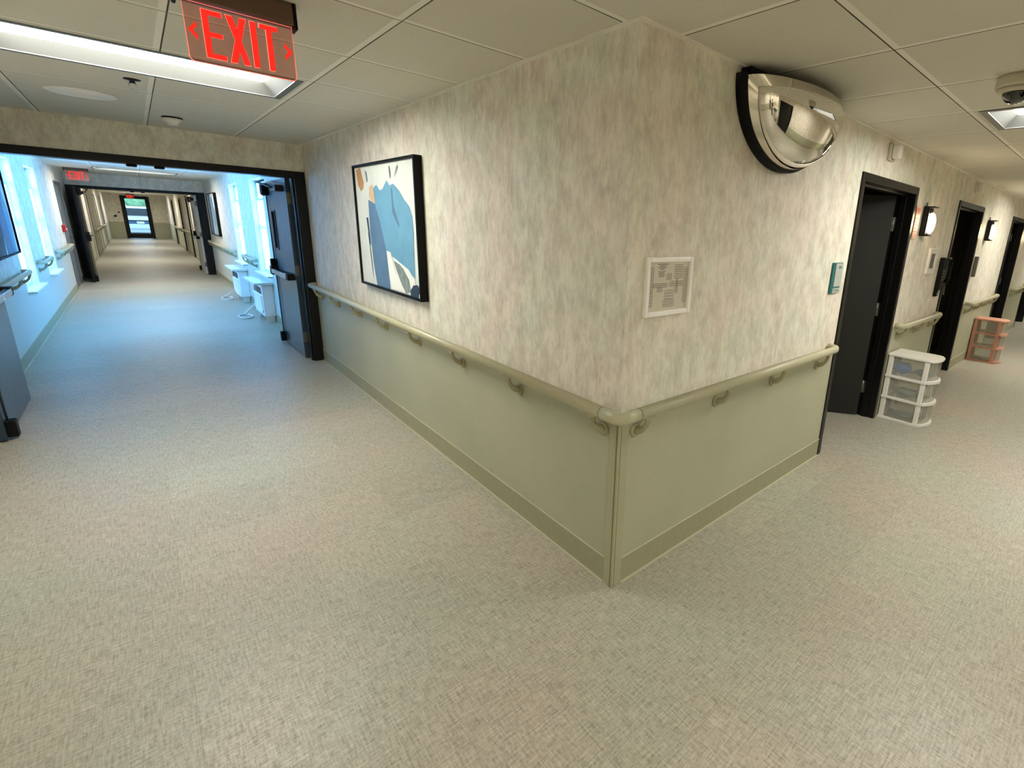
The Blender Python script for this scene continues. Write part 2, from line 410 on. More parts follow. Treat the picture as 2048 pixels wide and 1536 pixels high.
# ------------------------------------------------------------ floor and ceiling
struct(MB().box(-W-0.3, RX+0.3, SE-0.3, L3+0.3, -0.06, 0.0).build('floor', M['floor']))
TR = 0.61
troffers_x = [(-1.80, -0.60, 1.94, 2.52), (-1.80, -0.60, 12.1, 12.68)]
for y in (19.5, 26.5, 32.2): troffers_x.append((-1.80, -0.60, y, y+0.58))
for y in (-8.2, -5.4, -2.95): troffers_x.append((-1.80, -0.60, y, y+0.58))
troffers_y = [(x, x+0.57, -1.78, -0.60) for x in (2.06, 6.93, 11.8)]
holesA = [h for h in troffers_x]; holesB = [h for h in troffers_y]
mb = MB()
slab(mb, 2, H, H+0.02, -W-0.2, 0.0, SE-0.2, L3+0.2, [h for h in holesA])
mb.mi = 0; mb.box(0.0, SX+0.2, SE-0.2, SY, H, H+0.02); mb.box(0.0, 0.2, 0.0, L3+0.2, H, H+0.02)
struct(mb.build('ceiling', M['ceilA']))
mb = MB(); slab(mb, 2, H, H+0.02, 0.0, RX+0.2, SY-0.2, 4.0, holesB)
struct(mb.build('ceiling', M['ceilB']))
# perimeter angle trim along the walls
mb = MB()
for y0, y1 in ((0.0, L), (L+0.16, L2), (L2+0.16, L3)): mb.box(-0.022, 0.0, y0, y1, H-0.006, H-0.0005); mb.box(-W, -W+0.022, y0, y1, H-0.006, H-0.0005)
mb.box(-0.022, RX, -0.022, 0.0, H-0.006, H-0.0005); mb.box(-W, -W+0.022, SE, 0, H-0.006, H-0.0005)
mb.box(SX, RX, SY, SY+0.022, H-0.006, H-0.0005)
struct(mb.build('trim_1', M['tbar']))

# ------------------------------------------------------------ walls
D_R = [(2.152, 3.39), (4.82, 6.06), (8.17, 9.40), (11.2, 12.45)]      # door frames on the right wall, outside edges
def holes_for(frames, extra=()): return [(a+0.03, b-0.03, -0.01, HD-0.03) for a, b in frames]+list(extra)
DF_R = [(17.2, 18.4), (20.0, 21.2), (23.6, 24.8), (29.0, 30.2)]     # far corridor, doors on the right
DP_L = [(12.62, 13.78)]
DF_L = [(17.0, 18.2), (20.4, 21.6), (25.0, 26.2), (29.4, 30.6)]
mb = MB(); slab(mb, 0, 0.0, 0.14, 0.0, L3, 0.0, H, holes_for(DF_R, WINS_R)); struct(mb.build('wall_corner_left', M['paper']))
mb = MB(); slab(mb, 1, 0.0, 0.14, 0.14, RX, 0.0, H, holes_for(D_R)); struct(mb.build('wall_corner_right', M['paper']))
mb = MB(); slab(mb, 0, -W-0.14, -W, SE, L3, 0.0, H, holes_for(DF_L+DP_L, WINS_L)); struct(mb.build('wall_left', M['paper']))
DOOR_E = (-1.73, -0.70)
mb = MB(); slab(mb, 1, L3, L3+0.2, -W-0.14, 0.14, 0.0, H, [(DOOR_E[0], DOOR_E[1], -0.01, 2.15)]); struct(mb.build('wall_end', M['paper']))
for yy in (L, L2): struct(MB().box(-W, 0.0, yy, yy+0.15, HD, H).build('wall_header', M['paper']))
mb = MB(); slab(mb, 1, SY-0.14, SY, SX, RX, 0, H, [(0.48, 1.52, -0.01, HD-0.03)]); struct(mb.build('wall_opposite', M['paper']))
struct(MB().box(SX, SX+0.14, SE, SY-0.14, 0, H).build('wall_behind_right', M['paper']))
struct(MB().box(-W, SX, SE-0.14, SE, 0, H).build('wall_behind', M['paper']))
struct(MB().box(RX, RX+0.14, SY, 0.0, 0, H).build('wall_right_end', M['paper']))
# dark rooms behind the doorways
def room(name, x0, x1, y0, y1, openside):
    mb = MB(); t = 0.05
    if openside != 'x0': mb.box(x0-t, x0, y0-t, y1+t, -0.02, H)
    if openside != 'x1': mb.box(x1, x1+t, y0-t, y1+t, -0.02, H)
    if openside != 'y0': mb.box(x0, x1, y0-t, y0, -0.02, H)
    if openside != 'y1': mb.box(x0, x1, y1, y1+t, -0.02, H)
    if y1 > 4.0 or y0 < SY-0.2 or x1 < -W+0.01: mb.box(x0, x1, y0, y1, H, H+0.05)
    if x1 < -W-0.1 or y0 > L3: mb.box(x0, x1, y0, y1, -0.06, 0)
    return struct(mb.build(name, M['plaster']))
room('wall_room', 1.6, 4.5, 0.14, 3.2, 'y0'); room('wall_room', 4.6, 7.4, 0.14, 3.2, 'y0')
room('wall_room', 8.0, 10.6, 0.14, 3.2, 'y0'); room('wall_room', 11.0, 13.6, 0.14, 3.2, 'y0')

# wainscot panels, bases, corner guard
WT = 0.850
def segs(a, b, cuts):
    out = []; cur = a
    for c, d in sorted(cuts):
        if d <= a or c >= b: continue
        if c > cur: out.append((cur, c))
        cur = max(cur, d)
    if cur < b: out.append((cur, b))
    return out
def dress(side, f, a, b, doors, wins=(), wm='wains'):
    mb = MB(); bb = MB(); bb2 = MB()
    for u0, u1 in segs(a, b, doors):
        for v0, v1 in segs(u0, u1, [(w[0], w[1]) for w in wins]): wbox(mb, f, v0, v1, 0, 0.004, 0.12, WT)
        for w in wins:
            if w[0] > u0 and w[1] < u1: wbox(mb, f, w[0], w[1], 0, 0.004, 0.12, min(WT, w[2]-0.02))
        wbox(bb, f, u0, u1, 0, 0.008, 0, 0.128); wbox(bb2, f, u0, u1, 0, 0.0095, 0.128, 0.1315)
        wbox(bb2, f, u0, u1, 0.008, 0.018, 0, 0.004)
    struct(mb.build('trim_2', M[wm])); struct(bb.build('baseboard_'+side, M['base'])); struct(bb2.build('baseboard_'+side+'_lip', M['baseline']))
G = 0.048
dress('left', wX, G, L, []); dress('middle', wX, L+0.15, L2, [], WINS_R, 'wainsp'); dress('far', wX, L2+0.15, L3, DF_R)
dress('right', wY, G, RX, D_R)
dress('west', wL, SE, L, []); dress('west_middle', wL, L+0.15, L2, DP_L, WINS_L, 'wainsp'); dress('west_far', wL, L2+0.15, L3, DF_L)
dress('opposite', wS, SX, RX, [(0.45, 1.55)])
mb = MB(); mb.box(-W, DOOR_E[0]-0.06, L3-0.004, L3, 0, WT); mb.box(DOOR_E[1]+0.06, 0, L3-0.004, L3, 0, WT); struct(mb.build('trim_2', M['wains']))
mb = MB(); mb.box(-0.011, 0.0, 0, G, 0, WT-0.02); mb.box(-0.011, G, -0.011, 0.0, 0, WT-0.02); struct(mb.build('trim_3', M['guard'], bevel=0.003))
mb = MB(); mb.box(-0.0125, -0.011, 0.001, 0.003, 0.0, WT-0.02); mb.box(0.001, 0.0035, -0.0115, -0.011, 0, WT-0.02); struct(mb.build('trim_4', M['seam']))
# wallpaper corner bead
struct(MB().box(-0.0025, 0.012, -0.0025, 0.012, WT, H-0.006).build('trim_5', M['paper']))

# ------------------------------------------------------------ handrails
ZR, DR = 0.862, 0.078
def bracket(f, u, parent):
    mb = MB(); pts = []
    mb.lathe(f(u, 0.012, 0.755), [(0.004, -0.008), (0.030, -0.008), (0.032, -0.002), (0.026, 0.003), (0.004, 0.004)], 16, ax=(0 if f in (wX, wL) else 1), sgn=-1 if f is not wL else 1)
    for k in range(9):
        a = k/8*PI/2
        pts.append(f(u, 0.012+(DR-0.012)*math.sin(a), 0.757+(ZR-0.02-0.757)*(1-math.cos(a))))
    mb.tube(pts, [0.018, 0.018, 0.016, 0.014, 0.012, 0.012, 0.012, 0.013, 0.015], 10)
    # wide cradle under the rail
    a = f(u-0.03, DR-0.014, ZR-0.028); b = f(u+0.03, DR+0.014, ZR-0.020)
    mb.box(min(a[0], b[0]), max(a[0], b[0]), min(a[1], b[1]), max(a[1], b[1]), ZR-0.030, ZR-0.020)
    return mb.build('bracket', M['railb'], parent)
def straight_rail(f, u0, u1, label, group, n=None):
    c = f((u0+u1)/2, DR, ZR)
    t = thing('handrail', (c[0], c[1], ZR-0.1), label, 'handrail', group)
    pts = [f(u0, 0.012, ZR), f(u0, DR*0.55, ZR), f(u0+0.012, DR*0.85, ZR), f(u0+0.04, DR, ZR)]
    pts += [f(u1-0.04, DR, ZR), f(u1-0.012, DR*0.85, ZR), f(u1, DR*0.55, ZR), f(u1, 0.012, ZR)]
    MB().tube(pts, 0.021, 14, ry=0.025).build('rail', M['rail'], t)
    n = n or max(2, int(round((u1-u0)/0.63))+1)
    for k in range(n): bracket(f, u0+0.10+(u1-u0-0.2)*k/(n-1), t)
    return t
# the long rail that turns the corner
t = thing('handrail', (-DR, 0.0, ZR-0.1), 'long beige handrail that wraps around the wall corner in front', 'handrail')
r = 0.065
pts = [wX(4.74, 0.012, ZR), wX(4.735, 0.05, ZR), wX(4.70, DR, ZR)]
pts += [(-DR, 0.02, ZR)]
MB().tube(pts, 0.021, 16, ry=0.025).build('rail', M['rail'], t)
pts = [(0.02, -DR, ZR), wY(1.99, DR, ZR), wY(2.02, DR*0.86, ZR), wY(2.03, DR*0.55, ZR), wY(2.03, 0.012, ZR)]
MB().tube(pts, 0.021, 16, ry=0.025).build('rail', M['rail'], t)
pts = [(-DR, 0.03, ZR)]+[(-DR+0.04*(1-math.cos(a)), -DR+0.04+0.0*a-0.04*math.sin(a), ZR) for a in [i/8*PI/2 for i in range(9)]]+[(0.03, -DR, ZR)]
e = MB().tube(pts, 0.0222, 16, ry=0.0262).build('corner_elbow', M['rail'], t)
for q_ in ([(-DR, 0.0295, ZR), (-DR, 0.0315, ZR)], [(0.0295, -DR, ZR), (0.0315, -DR, ZR)]): MB().tube(q_, 0.0228, 16, ry=0.0268).build('joint_ring', M['seam'], e)
for u in (0.09, 0.74, 1.37, 2.02, 2.66, 3.29, 3.94, 4.52): bracket(wX, u, t)
for u in (0.09, 0.70, 1.28, 1.89): bracket(wY, u, t)
straight_rail(wY, 3.47, 4.72, 'short beige handrail above the white plastic drawer cart', 'handrails on the right corridor wall')
straight_rail(wY, 6.15, 8.0, 'beige handrail running above the peach drawer cart', 'handrails on the right corridor wall')
straight_rail(wY, 9.6, 11.0, 'beige handrail farthest along the right corridor', 'handrails on the right corridor wall')
straight_rail(wX, 8.34, 9.35, 'short beige handrail between the two right-hand windows', 'handrails in the window passage')
straight_rail(wX, 10.6, 14.7, 'beige handrail under the far framed picture in the window passage', 'handrails in the window passage')
straight_rail(wL, 5.0, 7.0, 'beige handrail on the left wall nearest the open door', 'handrails in the window passage')
straight_rail(wL, 8.3, 9.15, 'short beige handrail between the two left-hand windows', 'handrails in the window passage')
straight_rail(wL, 10.4, 12.5, 'beige handrail on the left wall below the red fire alarm pull', 'handrails in the window passage')
straight_rail(wX, 25.0, 28.8, 'beige handrail on the right of the farthest corridor', 'handrails in the farthest corridor')
straight_rail(wX, 21.4, 23.4, 'beige handrail between two doors on the right of the farthest corridor', 'handrails in the farthest corridor')
straight_rail(wL, 21.8, 24.8, 'beige handrail between two doors on the left of the farthest corridor', 'handrails in the farthest corridor')
straight_rail(wL, 26.4, 29.2, 'beige handrail on the left of the farthest corridor nearest its end', 'handrails in the farthest corridor')

# ------------------------------------------------------------ ceiling lights
def troffer(x0, x1, y0, y1, label, group):
    t = thing('ceiling_light', ((x0+x1)/2, (y0+y1)/2, H), label, 'ceiling light', group)
    d = 0.062; s = 0.06; e = 0.022
    mb = MB(); mb.box(x0-0.002, x1+0.002, y0-0.002, y1+0.002, H+d+0.004, H+d+0.02)
    slab(mb, 2, H-0.004, H+0.0005, x0-0.012, x1+0.012, y0-0.012, y1+0.012, [(x0+e, x1-e, y0+e, y1-e)])
    mb.build('frame', M['shaded_enamel'], t)
    X0, X1, Y0, Y1 = x0+e, x1-e, y0+e, y1-e
    mb = MB()
    mb.face([(X0, Y0, H), (X1, Y0, H), (X1-s, Y0+s, H+d), (X0+s, Y0+s, H+d)]); mb.face([(X0, Y1, H), (X1, Y1, H), (X1-s, Y1-s, H+d), (X0+s, Y1-s, H+d)])
    mb.face([(X0, Y0, H), (X0, Y1, H), (X0+s, Y1-s, H+d), (X0+s, Y0+s, H+d)]); mb.face([(X1, Y0, H), (X1, Y1, H), (X1-s, Y1-s, H+d), (X1-s, Y0+s, H+d)])
    mb.build('reflector', M['shaded_enamel'], t)
    MB().box(X0+s, X1-s, Y0+s, Y1-s, H+d-0.004, H+d+0.002).build('diffuser', M['lens'], t)
    return t
lab = ['large lit ceiling light directly behind the big EXIT sign', 'lit ceiling light in front of the second doorway, beyond the window passage',
       'ceiling light just past the second doorway', 'middle ceiling light of the farthest corridor', 'ceiling light nearest the glass exit door',
       'ceiling light at the far end of the hall behind', 'ceiling light in the hall behind the viewer', 'ceiling light just behind the viewer at the corridor crossing']
for h, l in zip(troffers_x, lab): troffer(*h, l, 'recessed ceiling lights')
lab = ['recessed ceiling light at the right picture edge below the camera dome', 'second ceiling light of the right corridor, past the sconces', 'farthest ceiling light of the right corridor']
for h, l in zip(troffers_y, lab): troffer(*h, l, 'recessed ceiling lights')

# ------------------------------------------------------------ door frames and leaves
door_n = [0]
def frame_y(name_n, ax, a, b, wpos, depth, mat, face=0.055, out=0.012, hd=HD, sgn=-1):
    """doorway frame; ax=0: opening spans x, wall normal y; ax=1: opening spans y, wall normal x"""
    d = struct(thing('door_%d' % name_n, ((a+b)/2, wpos, 0) if ax == 0 else (wpos, (a+b)/2, 0)))
    mb = MB(); lo, hi = (wpos-out, wpos+depth+out) if sgn < 0 else (wpos-depth-out, wpos+out)
    def bx(u0, u1, n0, n1, z0, z1):
        if ax == 0: mb.box(u0, u1, n0, n1, z0, z1)
        else: mb.box(n0, n1, u0, u1, z0, z1)
    bx(a, a+face, lo, hi, 0, hd); bx(b-face, b, lo, hi, 0, hd); bx(a+face, b-face, lo, hi, hd-face, hd)
    mid = (lo+hi)/2
    bx(a+face, a+face+0.014, mid-0.02, mid+0.03, 0, hd-face); bx(b-face-0.014, b-face, mid-0.02, mid+0.03, 0, hd-face); bx(a+face, b-face, mid-0.02, mid+0.03, hd-face-0.014, hd-face)
    mb.build('door_frame', mat, d, bevel=0.004)
    return d

def panic_bar(mb, mb2, f, u0, u1, z):
    """touch bar standing off the leaf: f(u, d, z)"""
    wbox(mb, f, u0+0.10, u1-0.02, 0.03, 0.075, z-0.03, z+0.03)
    wbox(mb2, f, u0, u0+0.13, 0.0, 0.065, z-0.05, z+0.05); wbox(mb2, f, u1-0.11, u1, 0.0, 0.07, z-0.035, z+0.035)

def leaf_parallel(parent, fx, s, y_h, y_f, mat, white=False):
    """leaf standing along the corridor: face plane x = fx looking towards s (+1/-1), hinge at y_h, free edge at y_f"""
    y0, y1 = min(y_h, y_f), max(y_h, y_f); hd = HD-0.065; z0 = 0.012
    def f(u, d, z): return (fx+s*d, u, z)
    w0 = y_f+(0.20 if y_f < y_h else -0.35); wlo, whi = min(w0, w0+0.15), max(w0, w0+0.15)
    mb = MB(); slab(mb, 0, min(fx, fx-s*0.045), max(fx, fx-s*0.045), y0, y1, z0, hd, [(wlo, whi, 1.20, 1.62)])
    leaf = mb.build('door_leaf', mat, parent)
    mb = MB(); slab(mb, 0, min(fx-s*0.001, fx+s*0.008), max(fx-s*0.001, fx+s*0.008), wlo-0.02, whi+0.02, 1.18, 1.64, [(wlo, whi, 1.20, 1.62)]); mb.build('window_trim', M['black'] if not white else M['hinge'], leaf)
    MB().box(fx-s*0.03-0.002, fx-s*0.03+0.002, wlo, whi, 1.20, 1.62).build('window_pane', M['carglass'], leaf)
    mb = MB(); mb2 = MB(); e = 1 if y_h > y_f else -1
    fu = lambda k: y_f+e*k
    a, b = fu(0.02), fu(0.98)
    wbox(mb, f, min(fu(.14), fu(.90)), max(fu(.14), fu(.90)), 0.035, 0.075, 0.895, 0.945)
    mb.build('panic_bar', M['steel'], leaf, bevel=0.006)
    wbox(mb2, f, min(fu(.02), fu(.15)), max(fu(.02), fu(.15)), 0.0, 0.07, 0.87, 0.975); wbox(mb2, f, min(fu(.88), fu(.99)), max(fu(.88), fu(.99)), 0.0, 0.07, 0.885, 0.955)
    wbox(mb2, f, min(fu(.03), fu(.10)), max(fu(.03), fu(.10)), 0.0, 0.06, 0.975, 1.06)
    mb2.build('latch_case', M['blacksoft'], leaf, bevel=0.008)
    mb = MB(); mb.tube([f(fu(.05), 0.012, 0.1), f(fu(.05), 0.012, 0.87)], 0.007, 8); mb.tube([f(fu(.05), 0.012, 1.06), f(fu(.05), 0.012, hd-0.06)], 0.007, 8)
    mb.build('vertical_rod', mat, leaf)
    mb = MB(); wbox(mb, f, min(fu(.02), fu(.09)), max(fu(.02), fu(.09)), 0.0, 0.05, 0.02, 0.14); mb.build('bottom_latch', M['blacksoft'], leaf, bevel=0.006)
    mb = MB(); wbox(mb, f, min(fu(.02), fu(.14)), max(fu(.02), fu(.14)), 0.0, 0.07, hd-0.16, hd-0.02); mb.build('top_latch', M['blacksoft'], leaf, bevel=0.02)
    mb = MB(); wbox(mb, f, min(fu(.62), fu(.92)), max(fu(.62), fu(.92)), 0.0, 0.07, hd-0.13, hd-0.065)
    mb.tube([f(fu(.80), 0.085, hd-0.09), f(fu(.45), 0.15, hd-0.03), f(fu(.22), 0.05, hd+0.01)], 0.011, 8); mb.build('door_closer', M['black'], leaf, bevel=0.005)
    for z in (0.25, 1.0, 1.76):
        mb = MB(); mb.box(fx-s*0.05 if s > 0 else fx+0.005, fx-s*0.005 if s > 0 else fx+0.05, y_h-0.002 if y_h < y_f else y_h-0.001, y_h+0.0005 if y_h < y_f else y_h+0.003, z-0.057, z+0.057); mb.build('hinge', M['hinge'], leaf)
    return leaf

def cross_door(n, yy, matleaf, white=False):
    d = struct(thing('door_%d' % n, (-W/2, yy, 0)))
    mb = MB(); o = 0.012
    jw = 0.10 if not white else 0.15
    mb.box(-jw, 0.0, yy-o, yy+0.16, 0, HD); mb.box(-W, -W+jw, yy-o, yy+0.16, 0, HD); mb.box(-W+jw, -jw, yy-o, yy+0.16, HD-0.065, HD)
    mb.box(-jw-0.016, -jw, yy+0.03, yy+0.08, 0, HD-0.065); mb.box(-W+jw, -W+jw+0.016, yy+0.08, yy+0.13, 0, HD-0.065)
    mb.build('door_frame', M['black'], d, bevel=0.004)
    mb = MB()
    for xx in (-1.31, -1.13): mb.box(xx-0.035, xx+0.035, yy+0.0, yy+0.05, HD-0.088, HD-0.066)
    mb.build('strike_plate', M['blacksoft'], d, bevel=0.008)
    leaf_parallel(d, -jw-0.055, -1, yy+0.16, yy+0.16+1.06, matleaf, white)      # right leaf swings away
    leaf_parallel(d, -W+jw+0.055, 1, yy-0.012, yy-0.012-1.06, matleaf if not white else M['black'], white)  # left leaf swings towards us
    return d
cross_door(1, L, M['leafblue']); cross_door(2, L2, M['leafwhite'], True)

def side_door(n, ax, a, b, wpos, sgn, mat_leaf, ang, room_side=True):
    d = frame_y(n, ax, a, b, wpos, 0.14, M['black'], sgn=sgn)
    return d
# right corridor, first doorway: leaf swung into the dark room, hinged on the far jamb
def leaf_rot(parent, hinge, ang, width, mat, hinges=True, slot=False, levers=True):
    T = Matrix.Translation(hinge) @ Matrix.Rotation(ang, 4, 'Z')
    mb = MB(T); slab(mb, 1, -0.0225, 0.0225, 0.0, width, 0.012, HD-0.065, [(width-0.32, width-0.2, 1.1, 1.65)] if slot else [])
    leaf = mb.build('door_leaf', mat, parent)
    if slot:
        mb = MB(T); mb.box(width-0.32, width-0.2, -0.004, 0.004, 1.1, 1.65); mb.build('window_pane', M['carglass'], leaf)
    if hinges:
        for z in (0.28, 1.0, 1.73):
            mb = MB(T); mb.box(-0.024, -0.001, -0.024, 0.002, z-0.057, z+0.057); mb.tube([(-0.014, 0.0, z-0.057), (-0.014, 0.0, z+0.057)], 0.007, 8); mb.build('hinge', M['hinge'], leaf)
    if levers:
        mb = MB(T)
        for s in (-1, 1):
            mb.lathe((width-0.07, s*0.0225, 0.98), [(0.004, 0), (0.028, 0), (0.028, 0.008), (0.01, 0.012), (0.01, 0.045), (0.004, 0.046)], 14, ax=1, sgn=s)
            mb.tube([(width-0.07, s*0.06, 0.98), (width-0.19, s*0.06, 0.98)], 0.009, 8)
        mb.build('lever_handle', M['steel'], leaf)
    return leaf
d = side_door(3, 0, *D_R[0], 0.0, -1, None, 0)
leaf_rot(d, (D_R[0][1]-0.075, 0.135, 0), math.radians(123), 1.08, M['leafdark'])
for z in (0.28, 1.0, 1.73):
    MB().box(D_R[0][1]-0.0575, D_R[0][1]-0.0545, 0.06, 0.115, z-0.057, z+0.057).build('hinge_plate', M['hinge'], d)
d = side_door(4, 0, *D_R[1], 0.0, -1, None, 0); leaf_rot(d, (D_R[1][0]+0.08, 0.175, 0), math.radians(62), 1.08, M['leafbrown'])
d = side_door(5, 0, *D_R[2], 0.0, -1, None, 0); leaf_rot(d, (D_R[2][1]-0.075, 0.135, 0), math.radians(120), 1.08, M['leafdark'])
d = side_door(6, 0, *D_R[3], 0.0, -1, None, 0); leaf_rot(d, (D_R[3][1]-0.075, 0.135, 0), math.radians(120), 1.08, M['leafdark'])
# far corridor doors: shut leaves with dark slots
n = 7
for (a, b) in DF_R:
    d = frame_y(n, 1, a, b, 0.0, 0.14, M['black'], sgn=-1); n += 1
    mb = MB(); slab(mb, 0, 0.03, 0.075, a+0.057, b-0.057, 0.01, HD-0.058, [(a+0.2, a+0.42, 1.05, 1.8)]); lf = mb.build('door_leaf', M['leafwhite'], d)
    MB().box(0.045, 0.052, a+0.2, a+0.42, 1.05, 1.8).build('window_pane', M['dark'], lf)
    MB().tube([(0.03, b-0.13, 0.98), (-0.03, b-0.13, 0.98), (-0.03, b-0.25, 0.98)], 0.01, 8).build('lever_handle', M['steel'], lf)
for (a, b) in DP_L+DF_L:
    d = frame_y(n, 1, a, b, -W, 0.14, M['hinge'], sgn=1); n += 1
    mb = MB(); slab(mb, 0, -W-0.050, -W-0.005, a+0.057, b-0.057, 0.01, HD-0.058, [(a+0.2, a+0.36, 1.05, 1.8)]); lf = mb.build('door_leaf', M['leafwhite'] if a > 15 else M['leafgrey'], d)
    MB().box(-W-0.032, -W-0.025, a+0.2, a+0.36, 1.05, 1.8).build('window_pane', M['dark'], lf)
    MB().tube([(-W-0.03, b-0.13, 0.98), (-W+0.03, b-0.13, 0.98), (-W+0.03, b-0.25, 0.98)], 0.01, 8).build('lever_handle', M['steel'], lf)
# door on the wall opposite (seen in the mirror)
d = frame_y(n, 0, 0.45, 1.55, SY, 0.14, M['black'], sgn=1); n += 1
MB().box(0.507, 1.493, SY-0.09, SY-0.045, 0.01, HD-0.058).build('door_leaf', M['leafdark'], d)
# glass exit door at the end
d = struct(thing('door_%d' % n, (sum(DOOR_E)/2, L3, 0))); a, b = DOOR_E
mb = MB(); mb.box(a-0.05, a+0.05, L3-0.02, L3+0.22, 0, 2.2); mb.box(b-0.05, b+0.05, L3-0.02, L3+0.22, 0, 2.2); mb.box(a+0.05, b-0.05, L3-0.02, L3+0.22, 2.12, 2.2)
mb.build('door_frame', M['black'], d)
mb = MB(); slab(mb, 1, L3+0.06, L3+0.11, a+0.05, b-0.05, 0.01, 2.12, [(a+0.12, b-0.12, 0.26, 2.05)]); lf = mb.build('door_leaf', M['black'], d)
MB().box(a+0.12, b-0.12, L3+0.082, L3+0.088, 0.26, 2.05).build('glass_pane', M['glass'], lf)
MB().box(a+0.1, b-0.1, L3+0.0, L3+0.04, 0.90, 0.95).build('panic_bar', M['black'], lf)

# ------------------------------------------------------------ windows, blinds, sills
wn = 1
def window(f, u0, u1, z0, z1, label):
    global wn
    c = f((u0+u1)/2, -0.1, 0)
    w = struct(thing('window_%d' % wn, (c[0], c[1], z0))); wn += 1
    mb = MB()
    for a, b, c0, c1 in ((u0, u0+0.04, z0, z1), (u1-0.04, u1, z0, z1), (u0, u1, z1-0.04, z1), (u0, u1, z0, z0+0.04), (u0, u1, (z0+z1)/2-0.02, (z0+z1)/2+0.02)):
        wbox(mb, f, a, b, -0.13, -0.09, c0, c1)
    mb.build('window_frame', M['white'], w)
    mb = MB(); wbox(mb, f, u0+0.03, u1-0.03, -0.115, -0.110, z0+0.03, z1-0.03); mb.build('window_pane', M['glass'], w)
    mb = MB(); wbox(mb, f, u0-0.03, u1+0.03, -0.085, 0.075, z0-0.02, z0+0.005); mb.build('window_sill', M['white'], w, bevel=0.004)
    bt = thing('window_blind', f((u0+u1)/2, -0.06, z0), label, 'window blind', 'pale blinds in the passage windows')
    mb = MB(); zt = z1-0.30
    for k in range(12):
        aa = zt-(zt-z0-0.04)*k/12; bb = zt-(zt-z0-0.04)*(k+1)/12
        wbox(mb, f, u0+0.045, u1-0.045, -0.066+0.003*(k % 2), -0.064+0.003*(k % 2), bb, aa)
    mb.build('fabric', M['blind'], bt)
    mb = MB(); wbox(mb, f, u0+0.04, u1-0.04, -0.08, -0.05, zt, zt+0.03); mb.build('head_rail', M['white'], bt); mb = MB(); wbox(mb, f, u0+0.04, u1-0.04, -0.075, -0.055, z0+0.02, z0+0.04); mb.build('bottom_rail', M['white'], bt)
    MB().tube([f(u0+0.1, -0.065, zt), f(u0+0.1, -0.065, z1)], 0.002, 6).build('cord', M['white'], bt)
window(wL, *WINS_L[0], 'pale blind in the nearer left-hand window')
window(wL, *WINS_L[1], 'pale blind in the farther left-hand window')
window(wX, *WINS_R[0], 'pale blind in the right-hand window beside the open blue door')
window(wX, *WINS_R[1], 'pale blind in the farther right-hand window')

# ------------------------------------------------------------ wall heaters under the right windows
def heater(u0, u1, label, redtag):
    t = thing('heater_unit', wX((u0+u1)/2, 0.1, 0.0), label, 'heater', 'wall heaters under the windows')
    mb = MB(); wbox(mb, wX, u0, u1, 0.0045, 0.15, 0.10, 0.56); cab = mb.build('cabinet', M['whitemetal'], t, bevel=0.012)
    mb = MB()
    for a, b, c, dd in ((u0+0.05, u0+0.075, 0.16, 0.40), (u1-0.075, u1-0.05, 0.16, 0.40), (u0+0.05, u1-0.05, 0.16, 0.18), (u0+0.05, u1-0.05, 0.385, 0.405)): wbox(mb, wX, a, b, 0.15, 0.162, c, dd)
    mb.build('front_panel_rim', M['whitemetal'], cab)
    mb = MB()
    for k in range(10): wbox(mb, wX, u0+0.05, u1-0.30, 0.15, 0.158, 0.435+k*0.010, 0.439+k*0.010)
    mb.build('grille', M['hinge'], cab)
    mb = MB(); wbox(mb, wX, u1-0.24, u1-0.10, 0.15, 0.156, 0.43, 0.53); mb.build('control_panel', M['dark'] if redtag else M['hinge'], cab)
    mb = MB(); wbox(mb, wX, u0-0.10, u1+0.12, 0.0045, 0.24, 0.585, 0.615); mb.build('top_shelf', M['white'], t, bevel=0.004)
    for u in (u0+0.02, u1-0.04): mb = MB(); wbox(mb, wX, u, u+0.02, 0.0045, 0.13, 0.56, 0.585); mb.build('shelf_bracket', M['white'], t)
    for u in (u0+0.04, u1-0.09): mb = MB(); wbox(mb, wX, u, u+0.05, 0.02, 0.12, 0.0, 0.10); mb.build('foot', M['white'], t)
    if redtag: o = MB().ball(wX(u1+0.045, 0.12, 0.42), (0.03, 0.045, 0.04)).build('red_tag', M['red'], t); MB().tube([wX(u1-0.01, 0.12, 0.42), wX(u1+0.02, 0.12, 0.42)], 0.006, 6).build('tag_stem', M['white'], t)
    return t
heater(7.32, 8.08, 'white wall heater with shelf beside the open blue door', False)
heater(9.58, 10.34, 'white wall heater with shelf under the farther right-hand window', True)
def cord(pts, name, label, cat, r=0.012, mat='white'):
    return tag(MB().tube(pts, r, 8).build(name, M[mat]), label, cat)
def loop(cx, cy, rx, ry, z, n=18, a0=0, a1=2*PI): return [(cx+rx*math.cos(a0+(a1-a0)*i/n), cy+ry*math.sin(a0+(a1-a0)*i/n), z) for i in range(n+1)]
cord([(-0.02, 8.25, 0.40), (-0.10, 8.26, 0.2), (-0.27, 8.24, 0.03)]+loop(-0.30, 8.05, 0.09, 0.19, 0.012, 18, PI/2, PI*2.3), 'power_cord', 'white cord looped on the floor by the nearer wall heater', 'cord')
cord([(-0.02, 10.5, 0.4), (-0.10, 10.52, 0.15), (-0.26, 10.48, 0.03)]+loop(-0.29, 10.25, 0.08, 0.22, 0.012, 18, PI/2, PI*2.3), 'power_cord', 'white cord looped on the floor by the farther wall heater', 'cord')
